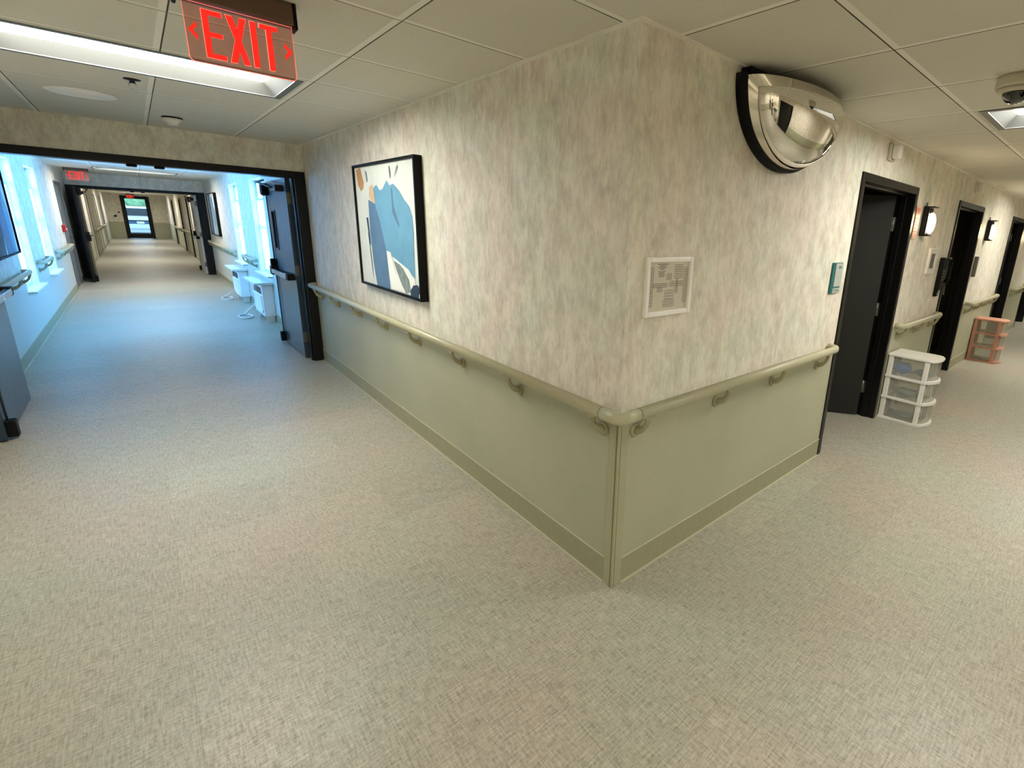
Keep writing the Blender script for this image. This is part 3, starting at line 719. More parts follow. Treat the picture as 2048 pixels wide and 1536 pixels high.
# ------------------------------------------------------------ paintings
def painting(f, u0, u1, z0, z1, label, shapes, group=None, flip=False, dep=0.055):
    t = thing('framed_painting', f((u0+u1)/2, 0, z0), label, 'painting', group)
    mb = MB(); fw = 0.018
    for a, b, c, d in ((u0, u0+fw, z0, z1), (u1-fw, u1, z0, z1), (u0+fw, u1-fw, z0, z0+fw), (u0+fw, u1-fw, z1-fw, z1)): wbox(mb, f, a, b, 0.001, dep, c, d)
    mb.build('frame', M['blacksoft'], t, bevel=0.002)
    mats = [M['canvas']]; mb = MB(); wbox(mb, f, u0+fw, u1-fw, 0.012, 0.04, z0+fw, z1-fw)
    UW, ZW = (u1-u0-2*fw), (z1-z0-2*fw)
    for i, (mk, pts) in enumerate(shapes):
        if M[mk] not in mats: mats.append(M[mk])
        mb.mi = mats.index(M[mk])
        # s = 0 at the picture's left as seen, v = 0 at the top
        P = [f((u1-fw-s*UW) if not flip else (u0+fw+s*UW), 0.0402+0.0004*i, z1-fw-v*ZW) for s, v in pts]
        mb.face(P)
    mb.build('canvas', mats, t, norm=False)
    return t
S1 = [('ochre', [(0.03, .02), (.12, .0), (.14, .06), (.17, .13), (.15, .18), (.10, .2), (.05, .14)]),
      ('grey', [(.20, .03), (.24, .05), (.25, .12), (.22, .13)]),
      ('tan', [(.26, .17), (.33, .15), (.37, .27), (.37, .33), (.30, .31), (.25, .25)]),
      ('dblue', [(.23, .27), (.36, .31), (.44, .45), (.50, .60), (.50, .72), (.52, 1.0), (.28, 1.0), (.24, .8), (.22, .55)]),
      ('lblue', [(.34, .18), (.40, .155), (.45, .20), (.50, .195), (.54, .16), (.58, .13), (.62, .17), (.68, .16), (.76, .21), (.83, .28), (.90, .33), (.93, .40), (.94, .52), (.93, .62), (.925, .86), (.80, .80), (.66, .74), (.58, .72), (.50, .70), (.46, .58), (.42, .45), (.36, .33)]),
      ('dblue', [(.64, .19), (.66, .19), (.67, .33), (.74, .47), (.73, .49), (.64, .38)]),
      ('navy', [(.17, .42), (.20, .42), (.22, .66), (.20, .64)]),
      ('navy', [(.18, .55), (.19, .55), (.22, .85), (.22, .96)]),
      ('wash', [(.50, .68), (.57, .69), (.62, .82), (.74, .99), (.55, .99), (.52, .88)]),
      ('wash', [(.60, .74), (.72, .76), (.84, .80), (.93, .88), (.92, .95), (.86, .99), (.74, .99), (.66, .88)]),
      ('grey', [(.61, .75), (.70, .77), (.76, .80), (.84, .88), (.86, .97), (.78, .995), (.72, .93), (.66, .84)]),
      ('navy', [(.85, .96), (.90, .91), (.96, .90), (.99, .94), (.96, .97), (.96, 1.0), (.85, 1.0)]),
      ('grey', [(.63, .03), (.645, .03), (.65, .10), (.64, .13)]), ('grey', [(.76, .03), (.77, .04), (.72, .10), (.70, .12)])]
painting(wX, 1.835, 3.03, 1.068, 1.985, 'black-framed blue and white abstract painting on the corner wall', S1)
S2 = [('dblue', [(.1, .0), (.4, .0), (.45, .5), (.4, 1.0), (.05, 1.0)]), ('lblue', [(.5, .1), (.7, .05), (.75, .6), (.7, 1.0), (.55, 1.0)]), ('grey', [(.75, .4), (.85, .3), (.95, .7), (.9, 1.0), (.78, 1.0)])]
painting(wX, 12.5, 13.95, 1.06, 1.985, 'black-framed grey-blue abstract painting past the right-hand windows', S2, 'passage paintings')
S3 = [('navy', [(.0, .0), (.5, .0), (.55, .5), (.4, 1.0), (.0, 1.0)]), ('dblue', [(.5, .1), (.8, .05), (.95, .6), (.9, 1.0), (.45, 1.0)]), ('lblue', [(.75, .4), (.85, .3), (.95, .7), (.9, 1.0), (.78, 1.0)])]
painting(wL, 5.78, 6.98, 1.07, 1.985, 'dark blue abstract painting on the left wall, cut by the picture edge', S3, 'passage paintings', flip=True)

# ------------------------------------------------------------ evacuation map on the right-hand wall
u0, u1, z0, z1 = 0.092, 0.392, 1.246, 1.49
t = thing('evacuation_map', wY((u0+u1)/2, 0, z0), 'small silver-framed floor plan sign on the wall right of the corner', 'sign')
mb = MB(); fw = 0.021
for a, b, c, d in ((u0, u0+fw, z0, z1), (u1-fw, u1, z0, z1), (u0+fw, u1-fw, z0, z0+fw), (u0+fw, u1-fw, z1-fw, z1)):
    wbox(mb, wY, a, b, 0.001, 0.020, c, d)
mb.build('frame', M['whitemetal'], t, bevel=0.005)
mb = MB(); wbox(mb, wY, u0+fw, u1-fw, 0.001, 0.009, z0+fw, z1-fw); pp = mb.build('printed_sheet', M['paperw'], t)
mb = MB(); UW = u1-u0-2*fw; ZW = z1-z0-2*fw
def ink(s0, s1, v0, v1, lay=0): wbox(mb, wY, u0+fw+s0*UW, u0+fw+s1*UW, 0.009, 0.0093+lay*0.0002, z1-fw-v1*ZW, z1-fw-v0*ZW)
def corridor_plan(s0, s1, v0, v1, nu, nv):
    for i in range(nu+1): ink(s0+(s1-s0)*i/nu-.003, s0+(s1-s0)*i/nu+.003, v0, v1)
    for j in range(nv+1): ink(s0, s1, v0+(v1-v0)*j/nv-.0035, v0+(v1-v0)*j/nv+.0035)
corridor_plan(0.03, 0.11, .10, .90, 2, 18); corridor_plan(.88, .97, .12, .86, 2, 18); corridor_plan(.12, .46, .43, .51, 10, 2); corridor_plan(.52, .88, .40, .50, 11, 2)
corridor_plan(.38, .66, .78, .92, 6, 3); corridor_plan(.42, .62, .58, .76, 4, 3); corridor_plan(.22, .34, .52, .60, 3, 2); corridor_plan(.66, .74, .50, .64, 2, 4)
corridor_plan(.64, .84, .06, .34, 4, 6); corridor_plan(.44, .56, .24, .36, 3, 3)
for k, (s, e) in enumerate(((.20, .46), (.25, .40), (.22, .42), (.27, .37))): ink(s, e, .035+.033*k, .048+.033*k, 1)
for k in range(6): ink(.22+.02*(k % 2), .40-.02*(k % 3), .18+.022*k, .189+.022*k)
ink(.70, .715, .34, .50, 2)
mb.build('plan_drawing', M['ink'], pp)

# ------------------------------------------------------------ convex half-dome mirror
cx, zc, a, b = 1.046, 2.250, 0.432, 0.334; c = 0.172
t = thing('dome_mirror', (cx, -0.002, zc-b), 'large convex half-dome safety mirror under the ceiling near the corner', 'mirror')
def loopc(a, b, c, y, z, n=36):
    out = [(cx+a*math.cos(PI*i/n), y, z-b*math.sin(PI*i/n)) for i in range(n+1)]
    out += [(cx-a*math.cos(PI*i/n), y-c*math.sin(PI*i/n), z) for i in range(1, n)]
    return out
def loft(mb, A, B):
    va = [mb._v(p) for p in A]; vb = [mb._v(p) for p in B]; n = len(A)
    for i in range(n):
        f = mb.bm.faces.new((va[i], va[(i+1) % n], vb[(i+1) % n], vb[i])); f.smooth = True
def arc(a, b, y, n=36): return [(cx+a*math.cos(PI*i/n), y, zc+0.006-b*math.sin(PI*i/n)) for i in range(n+1)]
mb = MB(); secs = [arc(a+0.018, b+0.020, -0.002), arc(a+0.020, b+0.022, -0.030), arc(a+0.012, b+0.014, -0.048), arc(a-0.006, b-0.006, -0.048), arc(a-0.008, b-0.008, -0.002)]
vs_ = [[mb._v(p) for p in q] for q in secs]
for q in range(len(vs_)):
    A_, B_ = vs_[q], vs_[(q+1) % len(vs_)]
    for i in range(36):
        f = mb.bm.faces.new((A_[i], A_[i+1], B_[i+1], B_[i])); f.smooth = True
mb.bm.faces.new([v[0] for v in vs_]); mb.bm.faces.new([v[-1] for v in vs_][::-1])
mb.build('rubber_rim', M['blacksoft'], t)
mb = MB(); mb.box(cx-a+0.02, cx+a-0.02, -0.05, -0.002, zc+0.004, H-0.007); mb.build('mounting_block', M['blacksoft'], t)
mb = MB(); loft(mb, loopc(a-0.002, b-0.002, c-0.010, -0.040, zc-0.004), loopc(a-0.045, b-0.048, c-0.030, -0.078, zc-0.046))
mb.build('flange', M['flange'], t)
mb = MB(); N = 48; K = 24; A2, B2, C2 = a-0.047, b-0.052, c-0.020
P = [[(cx+A2*math.cos(PI*i/N), -0.076-C2*math.sin(PI*i/N)*math.sin(PI/2*k/K), zc-0.045-B2*math.sin(PI*i/N)*math.cos(PI/2*k/K)) for k in range(K+1)] for i in range(N+1)]
grid = [[mb._v(p) for p in row] for row in P]
for i in range(N):
    for k in range(K):
        f = mb.bm.faces.new((grid[i][k], grid[i+1][k], grid[i+1][k+1], grid[i][k+1])); f.smooth = True
bmesh.ops.remove_doubles(mb.bm, verts=mb.bm.verts, dist=1e-5)
mb.build('mirror_dome', M['chrome'], t)
mb = MB(); mb.box(cx+a+0.035, cx+a+0.095, -0.07, -0.002, zc-0.05, zc+0.02); mb.build('bracket', M['blacksoft'], t, bevel=0.008)
mb = MB(); mb.lathe((cx+a+0.06, -0.07, zc-0.015), [(0.002, 0), (0.014, 0), (0.014, 0.006), (0.002, 0.01)], 14, ax=1, sgn=-1); mb.build('screw_head', M['steel'], t)

# ------------------------------------------------------------ EXIT signs
def letters(mb, x0, z1, lw, lh, yf, d, word='EXIT', gap=0.018, mir=1):
    """block letters on the plane y = yf, left to right along +x"""
    st = lw*0.30
    def R(a, b, c, e): mb.box(min(a, b), max(a, b), yf-d, yf, c, e)
    x = x0; zt = z1; zb = z1-lh
    for ch in word:
        if ch == 'E':
            R(x, x+st, zb, zt); R(x+st, x+lw, zt-st*.9, zt); R(x+st, x+lw*.93, (zt+zb)/2-st*.45, (zt+zb)/2+st*.45); R(x+st, x+lw, zb, zb+st*.9); x += lw+gap
        elif ch == 'X':
            w = lw*1.05
            mb.prism([(x, zt), (x+st*1.15, zt), (x+w, zb), (x+w-st*1.15, zb)], 1, yf-d, yf)
            mb.prism([(x+w-st*1.15, zt), (x+w, zt), (x+st*1.15, zb), (x, zb)], 1, yf-d*0.98, yf-0.0002); x += w+gap
        elif ch == 'I': R(x, x+st*1.05, zb, zt); x += st*1.05+gap
        elif ch == 'T': R(x, x+lw, zt-st*.9, zt); R(x+lw/2-st*.5, x+lw/2+st*.5, zb, zt-st*.9); x += lw+gap
    return x
def exit_sign(px0, px1, yy, zt, zb, label, top, arrows=True):
    cxx = (px0+px1)/2; t = thing('exit_sign', (cxx, yy, H), label, 'exit sign', None)
    mb = MB(); mb.box(px0-0.012, px1+0.004, yy-0.028, yy+0.028, zt, top); mb.build('housing', M['housing'], t, bevel=0.003)
    mb = MB(); mb.box(px1+0.004, px1+0.014, yy-0.030, yy+0.030, zt-0.012, top); mb.build('end_cap', M['blacksoft'], t, bevel=0.003); MB().box(px0-0.022, px0-0.012, yy-0.030, yy+0.030, zt-0.012, top).build('end_cap', M['blacksoft'], t, bevel=0.003)
    rr = 0.014
    out = [(px0, zt), (px1, zt)]+[(px1-rr+rr*math.cos(-i/5*PI/2), zb+rr+rr*math.sin(-i/5*PI/2)) for i in range(6)]+[(px0+rr+rr*math.cos(-PI/2-i/5*PI/2), zb+rr+rr*math.sin(-PI/2-i/5*PI/2)) for i in range(6)]
    mb = MB(); mb.prism(out, 1, yy-0.003, yy+0.003); pan = mb.build('acrylic_panel', M['acrylic'], t)
    mb = MB(); mb.tube([(x, yy, z) for x, z in out], 0.0017, 6, closed=True); mb.build('glowing_edge', M['exitpink'], pan)
    pw = px1-px0; ph = zt-zb; mx = pw*0.155
    lw = pw*0.175; gp = pw*0.035; tot = lw*3.05+lw*.315+gp*3
    mb = MB(); letters(mb, cxx-tot/2, zt-ph*.09, lw, ph*.80, yy-0.0032, 0.0012, gap=gp); mb.build('exit_lettering', M['exitred'], pan)
    mb = MB(); letters(mb, cxx-tot/2-0.0018, zt-ph*.09+0.0018, lw+0.003, ph*.80+0.0036, yy-0.0030, 0.0004, gap=gp-0.003); mb.build('lettering_outline', M['exitpink'], pan)
    if arrows:
        zm = zb+ph*.52
        for s, xx in ((-1, px0+pw*0.018), (1, px1-pw*0.018)):
            w = pw*.08; h = ph*.16; th = ph*.085
            mb = MB(); mb.prism([(xx, zm), (xx-s*w, zm+h), (xx-s*w, zm+h*0.45), (xx-s*w*0.55, zm), (xx-s*w, zm-h*0.45), (xx-s*w, zm-h)], 1, yy-0.0044, yy-0.0032); mb.build('arrow', M['exitred'], pan)
    return t
exit_sign(-1.156, -0.864, 0.85, 2.222, 2.052, 'large red edge-lit EXIT sign hanging at the upper left', H-0.0005)
exit_sign(-2.20, -1.90, L2-1.9, H-0.055, H-0.225, 'small red EXIT sign hanging before the second doorway', H-0.0005)
exit_sign(-1.52, -1.22, L3-0.35, H-0.055, H-0.225, 'tiny red EXIT sign above the glass door at the corridor end', H-0.0005)

# ------------------------------------------------------------ ceiling fittings
t = thing('ceiling_speaker', (-1.49, 3.50, H), 'round white speaker grille on the ceiling at the upper left', 'speaker')
MB().lathe((-1.49, 3.50, H), [(0.005, -0.0005), (0.165, -0.0005), (0.165, -0.006), (0.145, -0.010), (0.140, -0.006), (0.005, -0.006)], 36).build('rim', M['whitemetal'], t)
pr_ = [(0.004, -0.0065)]
for k in range(9): pr_ += [(0.015*k+0.006, -0.0065), (0.015*k+0.008, -0.0095), (0.015*k+0.016, -0.0095), (0.015*k+0.018, -0.0065)]
MB().lathe((-1.49, 3.50, H), pr_+[(0.14, -0.0005), (0.004, -0.0005)], 36).build('grille', M['whitemetal'], t)
t = thing('sprinkler', (-1.255, 2.73, H), 'small pendent fire sprinkler head on the ceiling behind the big light', 'sprinkler')
MB().lathe((-1.255, 2.73, H), [(0.003, -0.0005), (0.038, -0.0005), (0.036, -0.004), (0.012, -0.006), (0.010, -0.02), (0.003, -0.021)], 24).build('escutcheon', M['black'], t)
mb = MB(); mb.tube([(-1.265, 2.73, H-0.015), (-1.272, 2.73, H-0.035), (-1.255, 2.73, H-0.052), (-1.238, 2.73, H-0.035), (-1.245, 2.73, H-0.015)], 0.003, 8); mb.lathe((-1.255, 2.73, H-0.052), [(0.002, 0), (0.016, 0), (0.016, -0.002), (0.002, -0.003)], 16)
mb.build('deflector', M['steel'], t)
t = thing('smoke_detector', (-1.03, 4.05, H), 'round cream smoke detector on the ceiling before the first doorway', 'smoke detector')
MB().lathe((-1.03, 4.05, H), [(0.004, -0.0005), (0.060, -0.0005), (0.066, -0.006), (0.060, -0.009), (0.004, -0.010)], 28).build('base', M['blacksoft'], t)  # black colour paints the shadow above the sensor head into the base
MB().lathe((-1.03, 4.05, H), [(0.004, -0.0095), (0.060, -0.0095), (0.058, -0.030), (0.036, -0.042), (0.032, -0.058), (0.004, -0.060)], 28).build('sensor_head', M['white'], t)
t = thing('security_camera', (1.50, -0.80, H), 'beige dome security camera on the ceiling at the right edge', 'camera')
CX, CY = 1.455, -0.835
MB().lathe((CX, CY, H), [(0.004, -0.0005), (0.076, -0.0005), (0.080, -0.040), (0.076, -0.048), (0.004, -0.050)], 32).build('housing', M['cream'], t)
MB().lathe((CX, CY, H), [(0.004, -0.0495), (0.074, -0.0495), (0.062, -0.066), (0.004, -0.067)], 32).build('trim_ring', M['cream'], t)
pr = [(0.050*math.cos(i/8*PI/2)+0.0005, -0.064-0.045*math.sin(i/8*PI/2)) for i in range(9)]
MB().lathe((CX, CY, H), pr, 28).build('lens_dome', plain('smoked_dome', (10, 10, 12), 0.06, coat=1), t)
# dome (call) lights high over the doors of the right corridor
def call_light(u, label):
    t = thing('call_light', wY(u, 0, 2.14), label, 'call light', 'call lights over the doors')
    mb = MB(); wbox(mb, wY, u-0.055, u+0.055, 0.001, 0.02, 2.14, 2.25); mb.build('back_plate', M['cream'], t, bevel=0.004)
    mb = MB(); wbox(mb, wY, u-0.04, u+0.04, 0.02, 0.07, 2.15, 2.245); mb.build('lens', M['white'], t, bevel=0.012)
call_light(2.60, 'small white call light high on the wall above the nearest dark doorway')
call_light(5.42, 'small call light high on the wall above the second doorway')

# ------------------------------------------------------------ right corridor wall fittings
u0, u1, z0, z1 = 1.905, 2.052, 1.238, 1.44
t = thing('room_sign', wY((u0+u1)/2, 0, z0), 'teal-edged room sign left of the nearest dark doorway', 'sign')
mb = MB(); wbox(mb, wY, u0, u1, 0.001, 0.013, z0, z1); mb.build('back_plate', M['teal'], t, bevel=0.002)
mb = MB(); wbox(mb, wY, u0+0.03, u1, 0.013, 0.017, z0+0.045, z1-0.005); mb.build('face_panel', M['palegrey'], t)
mb = MB(); wbox(mb, wY, u0+0.03, u1, 0.013, 0.016, z0+0.004, z0+0.034); mb.build('name_strip', M['palegrey'], t)
mb = MB()
for k, x in enumerate((0.075, 0.092, 0.109)): wbox(mb, wY, u0+x, u0+x+0.010, 0.017, 0.0178, z1-0.040, z1-0.022)
wbox(mb, wY, u0+0.05, u0+0.13, 0.016, 0.0168, z0+0.014, z0+0.018); wbox(mb, wY, u0+0.05, u0+0.12, 0.016, 0.0168, z0+0.022, z0+0.026)
mb.build('sign_print', M['teal'], t)
u0, u1, z0, z1 = 3.41, 3.52, 1.62, 1.88
t = thing('notice_sheet', wY((u0+u1)/2, 0, z0), 'pink and red paper notice beside the nearest dark doorway', 'notice')
mb = MB(); wbox(mb, wY, u0, u1, 0.013, 0.016, z0, z1); wbox(mb, wY, u0+0.02, u1-0.02, 0.0, 0.013, z0+0.05, z1-0.05); sh = mb.build('sheet', M['pinkprint'], t)
mb = MB()
for k in range(3): wbox(mb, wY, u0+0.012+0.03*k, u0+0.032+0.03*k, 0.016, 0.0166, z1-0.060, z1-0.012)
for k in range(5): wbox(mb, wY, u0+0.015, u1-0.015-0.01*(k % 2), 0.016, 0.0166, z1-0.10-0.026*k, z1-0.090-0.026*k)
mb.build('red_print', M['redprint'], t)
def sconce(u, label):
    t = thing('wall_sconce', wY(u, 0, 1.64), label, 'wall lamp', 'wall sconces')
    mb = MB(); wbox(mb, wY, u-0.06, u+0.06, 0.001, 0.032, 1.645, 1.895); mb.build('back_plate', M['black'], t, bevel=0.003)
    mb = MB(); wbox(mb, wY, u-0.06, u+0.06, 0.032, 0.085, 1.883, 1.895); wbox(mb, wY, u-0.06, u+0.06, 0.032, 0.07, 1.645, 1.655)
    wbox(mb, wY, u-0.06, u-0.052, 0.032, 0.05, 1.655, 1.883); wbox(mb, wY, u+0.052, u+0.06, 0.032, 0.05, 1.655, 1.883); mb.build('cage', M['black'], t)
    MB().ball(wY(u, 0.062, 1.755), (0.048, 0.034, 0.088), 20, 14).build('glass_globe', M['globe'], t)
    MB().tube([wY(u-0.02, 0.012, 1.895), wY(u-0.02, 0.012, 1.93)], 0.006, 8).build('conduit', M['hinge'], t)
    return t
sconce(3.70, 'lit wall sconce nearest, between the first and second doorways')
sconce(6.50, 'lit wall sconce beyond the second doorway')
sconce(9.95, 'lit wall sconce farthest down the right corridor')
u0, u1, z0, z1 = 4.06, 4.33, 1.30, 1.54
t = thing('notice_holder', wY((u0+u1)/2, 0, z0), 'white-framed panel with dark centre under the nearest sconce', 'frame')
mb = MB(); fw = 0.05
for a_, b_, c_, d_ in ((u0, u0+fw, z0, z1), (u1-fw, u1, z0, z1), (u0+fw, u1-fw, z0, z0+fw), (u0+fw, u1-fw, z1-fw, z1)): wbox(mb, wY, a_, b_, 0.001, 0.022, c_, d_)
mb.build('frame', M['white'], t, bevel=0.003)
mb = MB(); wbox(mb, wY, u0+fw, u1-fw, 0.001, 0.012, z0+fw, z1-fw); mb.build('dark_panel', plain('dark_screen', (70, 62, 56), 0.3), t)
u = 4.60
t = thing('wall_phone', wY(u, 0, 1.06), 'black wall telephone with hanging cord beside the second doorway', 'telephone')
mb = MB(); wbox(mb, wY, u-0.06, u+0.11, 0.001, 0.045, 1.12, 1.45); wbox(mb, wY, u-0.06, u+0.03, 0.001, 0.03, 1.055, 1.12); mb.build('body', M['blacksoft'], t, bevel=0.008)
mb = MB(); mb.tube([wY(u+0.075, 0.06, 1.20), wY(u+0.075, 0.075, 1.24), wY(u+0.075, 0.078, 1.32), wY(u+0.075, 0.075, 1.40), wY(u+0.075, 0.06, 1.44)], [0.022, 0.018, 0.014, 0.018, 0.022], 12); mb.build('handset', M['blacksoft'], t)
mb = MB()
for i in range(3):
    for j in range(4): wbox(mb, wY, u-0.045+0.028*i, u-0.028+0.028*i, 0.045, 0.049, 1.22+0.03*j, 1.238+0.03*j)
mb.build('keypad', M['hinge'], t)
pts = []
for i in range(90):
    q = i/89; px = u+0.075+0.02*math.sin(q*PI); pz = 1.20-0.10*math.sin(q*PI)*1.0-0.05*q; 
    pts.append(wY(px+0.006*math.cos(i*1.1), 0.06+0.006*math.sin(i*1.1), pz))
MB().tube(pts, 0.0022, 6).build('coiled_cord', M['hinge'], t)
mb = MB(); wbox(mb, wY, u-0.03, u-0.005, 0.03, 0.034, 1.07, 1.115); wbox(mb, wY, u+0.05, u+0.10, 0.062, 0.068, 1.435, 1.452); mb.build('label_plate', M['steel'], t)
# small holder past the second doorway
u = 6.20
tag(MB().box(u-0.03, u+0.03, -0.035, -0.0005, 1.20, 1.45).build('door_bin', M['hinge'], bevel=0.004), 'narrow grey wall holder on the far side of the second doorway', 'holder')
# fire alarm pull on the left passage wall
t = thing('fire_alarm_pull', wL(12.39, 0, 1.10), 'red fire alarm pull station on the left wall of the window passage', 'fire alarm')
mb = MB(); wbox(mb, wL, 12.32, 12.46, 0.001, 0.05, 1.10, 1.23); mb.build('body', M['red'], t, bevel=0.004)
mb = MB(); wbox(mb, wL, 12.35, 12.43, 0.05, 0.06, 1.14, 1.17); mb.build('pull_handle', M['white'], t)
# small dark plates beside the glass door
for (x, z, r, l) in ((-2.07, 1.14, 0.05, 'larger dark wall plate left of the glass exit door'), (-1.91, 1.34, 0.035, 'smaller dark wall plate left of the glass exit door')):
    tag(MB().box(x-r, x+r, L3-0.02, L3-0.0005, z-r, z+r).build('wall_plate', M['black'], bevel=0.004), l, 'wall plate', 'wall plates by the exit door')

# ------------------------------------------------------------ plastic drawer carts
def drawer_cart(x0, y1, w, dpt, h, matf, label, contents, cat='drawer cart'):
    """x: along the wall, y1: back against the wall, drawers face -y"""
    x1, y0 = x0+w, y1-dpt; t = thing('drawer_cart', ((x0+x1)/2, (y0+y1)/2, 0), label, cat)
    n = 3; hh = (h-0.02)/n
    ps = 0.036
    bow = lambda: [(x0, y1), (x0, y0+0.03), (x0+0.02, y0+0.005), (x0+w*.25, y0-0.022), (x0+w*.5, y0-0.03), (x0+w*.75, y0-0.022), (x1-0.02, y0+0.005), (x1, y0+0.03), (x1, y1)]
    mb = MB(); mb.prism([(x, y) for x, y in bow()], 2, h-0.022, h); mb.build('top_panel', matf, t, bevel=0.006)
    for px, py in ((x0+0.006, y0+0.035), (x1-0.006-ps, y0+0.035), (x0+0.006, y1-0.008-ps), (x1-0.006-ps, y1-0.008-ps)):
        MB().box(px, px+ps, py, py+ps*1.1, 0.0, h-0.022).build('post', matf, t, bevel=0.006)
    for k in range(n):
        zb = k*hh
        mb = MB(); slab(mb, 2, zb, zb+0.022, x0, x1, y0+0.03, y1, [(x0+0.03, x1-0.03, y0+0.06, y1-0.03)]); mb.build('shelf_frame', matf, t, bevel=0.003)
        dz0, dz1 = zb+0.024, zb+hh-0.006
        mb = MB()  # drawer: four sides and a bottom, bowed front
        xi0, xi1 = x0+0.016, x1-0.016; yb = y1-0.02; yf = y0+0.03
        mb.box(xi0, xi0+0.003, yf, yb, dz0, dz1); mb.box(xi1-0.003, xi1, yf, yb, dz0, dz1); mb.box(xi0+.003, xi1-.003, yb-0.003, yb, dz0, dz1); mb.box(xi0+.003, xi1-.003, yf, yb-.003, dz0, dz0+0.003)
        fr = [(xi0+(xi1-xi0)*i/10, yf-0.045*math.sin(PI*i/10)**0.7 if 0 < i < 10 else yf) for i in range(11)]
        for (ax_, ay_), (bx_, by_) in zip(fr, fr[1:]):
            mb.prism([(ax_, ay_), (bx_, by_), (bx_, by_+0.004), (ax_, ay_+0.004)], 2, dz0, dz1)
        dr = mb.build('drawer', M['drawer'], t)
        lip = [(x0+0.004, yf+0.002)]+[(x0+0.004+(w-.008)*i/10, yf-0.012-0.055*math.sin(PI*i/10)) for i in range(11)]+[(x1-0.004, yf+0.002)]
        MB().prism(lip, 2, zb+0.002, zb+0.030).build('pull_lip', matf, dr, bevel=0.004)
    return t, hh
t, hh = drawer_cart(3.425, -0.012, 0.33, 0.36, 0.615, M['white'], 'white plastic three-drawer cart beside the nearest dark doorway', True)
def blob(name, c, r, mat, label, cat):
    mb = MB(); mb.ball(c, r, 14, 9)
    for v in mb.bm.verts:
        q = v.co-Vector(c); v.co = Vector(c)+q*(1+0.18*math.sin(q.x*70+q.z*90)*math.cos(q.y*60))
    return tag(mb.build(name, mat), label, cat)
z = 2*hh+0.028
blob('supply_bag', (3.510, -0.12, z+0.066), (0.05, 0.075, 0.055), M['bluebag'], 'blue bag of supplies in the top drawer of the white cart', 'bag')
blob('supply_bag', (3.60, -0.26, z+0.035), (0.05, 0.06, 0.03), M['greybag'], 'grey packet in the top drawer of the white cart', 'bag')
z = hh+0.028
blob('supply_bag', (3.51, -0.20, z+0.045), (0.05, 0.11, 0.04), M['greybag'], 'crumpled grey packet in the middle drawer of the white cart', 'bag')
z = 0.028
blob('supply_bag', (3.56, -0.20, z+0.022), (0.09, 0.12, 0.018), M['greybag'], 'flat grey packet in the bottom drawer of the white cart', 'bag')
drawer_cart(7.02, -0.012, 0.33, 0.34, 0.60, M['orangep'], 'peach plastic three-drawer cart farther along the right wall', False)

# ------------------------------------------------------------ outside the glass door
tag(MB().box(-30, 30, L3+0.21, L3+50, -0.12, -0.02).build('pavement', M['asphalt']), 'grey car park surface outside the glass exit door', 'pavement')
bpy.data.objects['pavement']['kind'] = 'structure'
def car(cx, y0, label):
    t = thing('parked_car', (cx, y0+2.2, -0.02), label, 'car')
    # side profile (y along the length, rear towards us), x extrusion with taper
    prof = [(0.0, 0.30), (0.0, 0.95), (0.10, 1.05), (0.35, 1.12), (0.75, 1.62), (1.2, 1.70), (2.4, 1.68), (3.1, 1.15), (4.2, 0.98), (4.4, 0.70), (4.4, 0.30)]
    mb = MB(); w = 0.90
    rows = []
    for s in (-1, -0.93, 0.93, 1):
        rows.append([mb._v((cx+s*w*(1 if z < 1.1 else 0.86), y0+y, z-0.02 if abs(s) < 1 else min(z, 1.0)-0.02+(0.0))) for y, z in prof])
    mb2 = MB()
    mb.bm.free(); mb = MB()
    def ring(x, k):
        return [(x*(1.0 if z < 1.12 else 0.84), y, z) for y, z in prof]
    L_ = [mb._v((cx-w*(1.0 if z < 1.13 else 0.80), y0+y, z-0.02)) for y, z in prof]; R_ = [mb._v((cx+w*(1.0 if z < 1.13 else 0.80), y0+y, z-0.02)) for y, z in prof]
    mb.bm.faces.new(L_); mb.bm.faces.new(R_[::-1]); n_ = len(prof)
    for i in range(n_): mb.bm.faces.new((L_[i], L_[(i+1) % n_], R_[(i+1) % n_], R_[i]))
    body = mb.build('body', M['carpaint'], t, bevel=0.05)
    mb = MB(); mb.face([(cx-0.68, y0+0.36, 1.13), (cx+0.68, y0+0.36, 1.13), (cx+0.60, y0+0.72, 1.56), (cx-0.60, y0+0.72, 1.56)])
    bmesh.ops.solidify(mb.bm, geom=mb.bm.faces[:], thickness=0.03); 
    for v in mb.bm.verts: v.co.y -= 0.03
    mb.build('rear_window', M['carglass'], t)
    MB().box(cx-0.86, cx+0.86, y0-0.06, y0+0.02, 0.36, 0.62).build('bumper', M['carpaint'], t, bevel=0.03)
    MB().box(cx-0.84, cx+0.84, y0-0.03, y0+0.02, 0.64, 0.80).build('trim_band', M['carblue'], t, bevel=0.01)
    MB().box(cx-0.17, cx+0.17, y0-0.045, y0-0.03, 0.66, 0.79).build('licence_plate', M['white'], t)
    for s in (-1, 1): MB().box(cx+s*0.74-0.1, cx+s*0.74+0.1, y0-0.035, y0+0.02, 0.82, 0.98).build('tail_lamp', M['red'], t, bevel=0.01)
    for s in (-1, 1):
        for yy in (0.8, 3.5): MB().lathe((cx+s*0.80, y0+yy, 0.31), [(0.02, -0.11), (0.30, -0.11), (0.33, -0.08), (0.33, 0.08), (0.30, 0.11), (0.02, 0.11)], 24, ax=0).build('wheel', M['tyre'], t)
car(-1.12, L3+5.5, 'pale silver car parked outside the glass exit door')
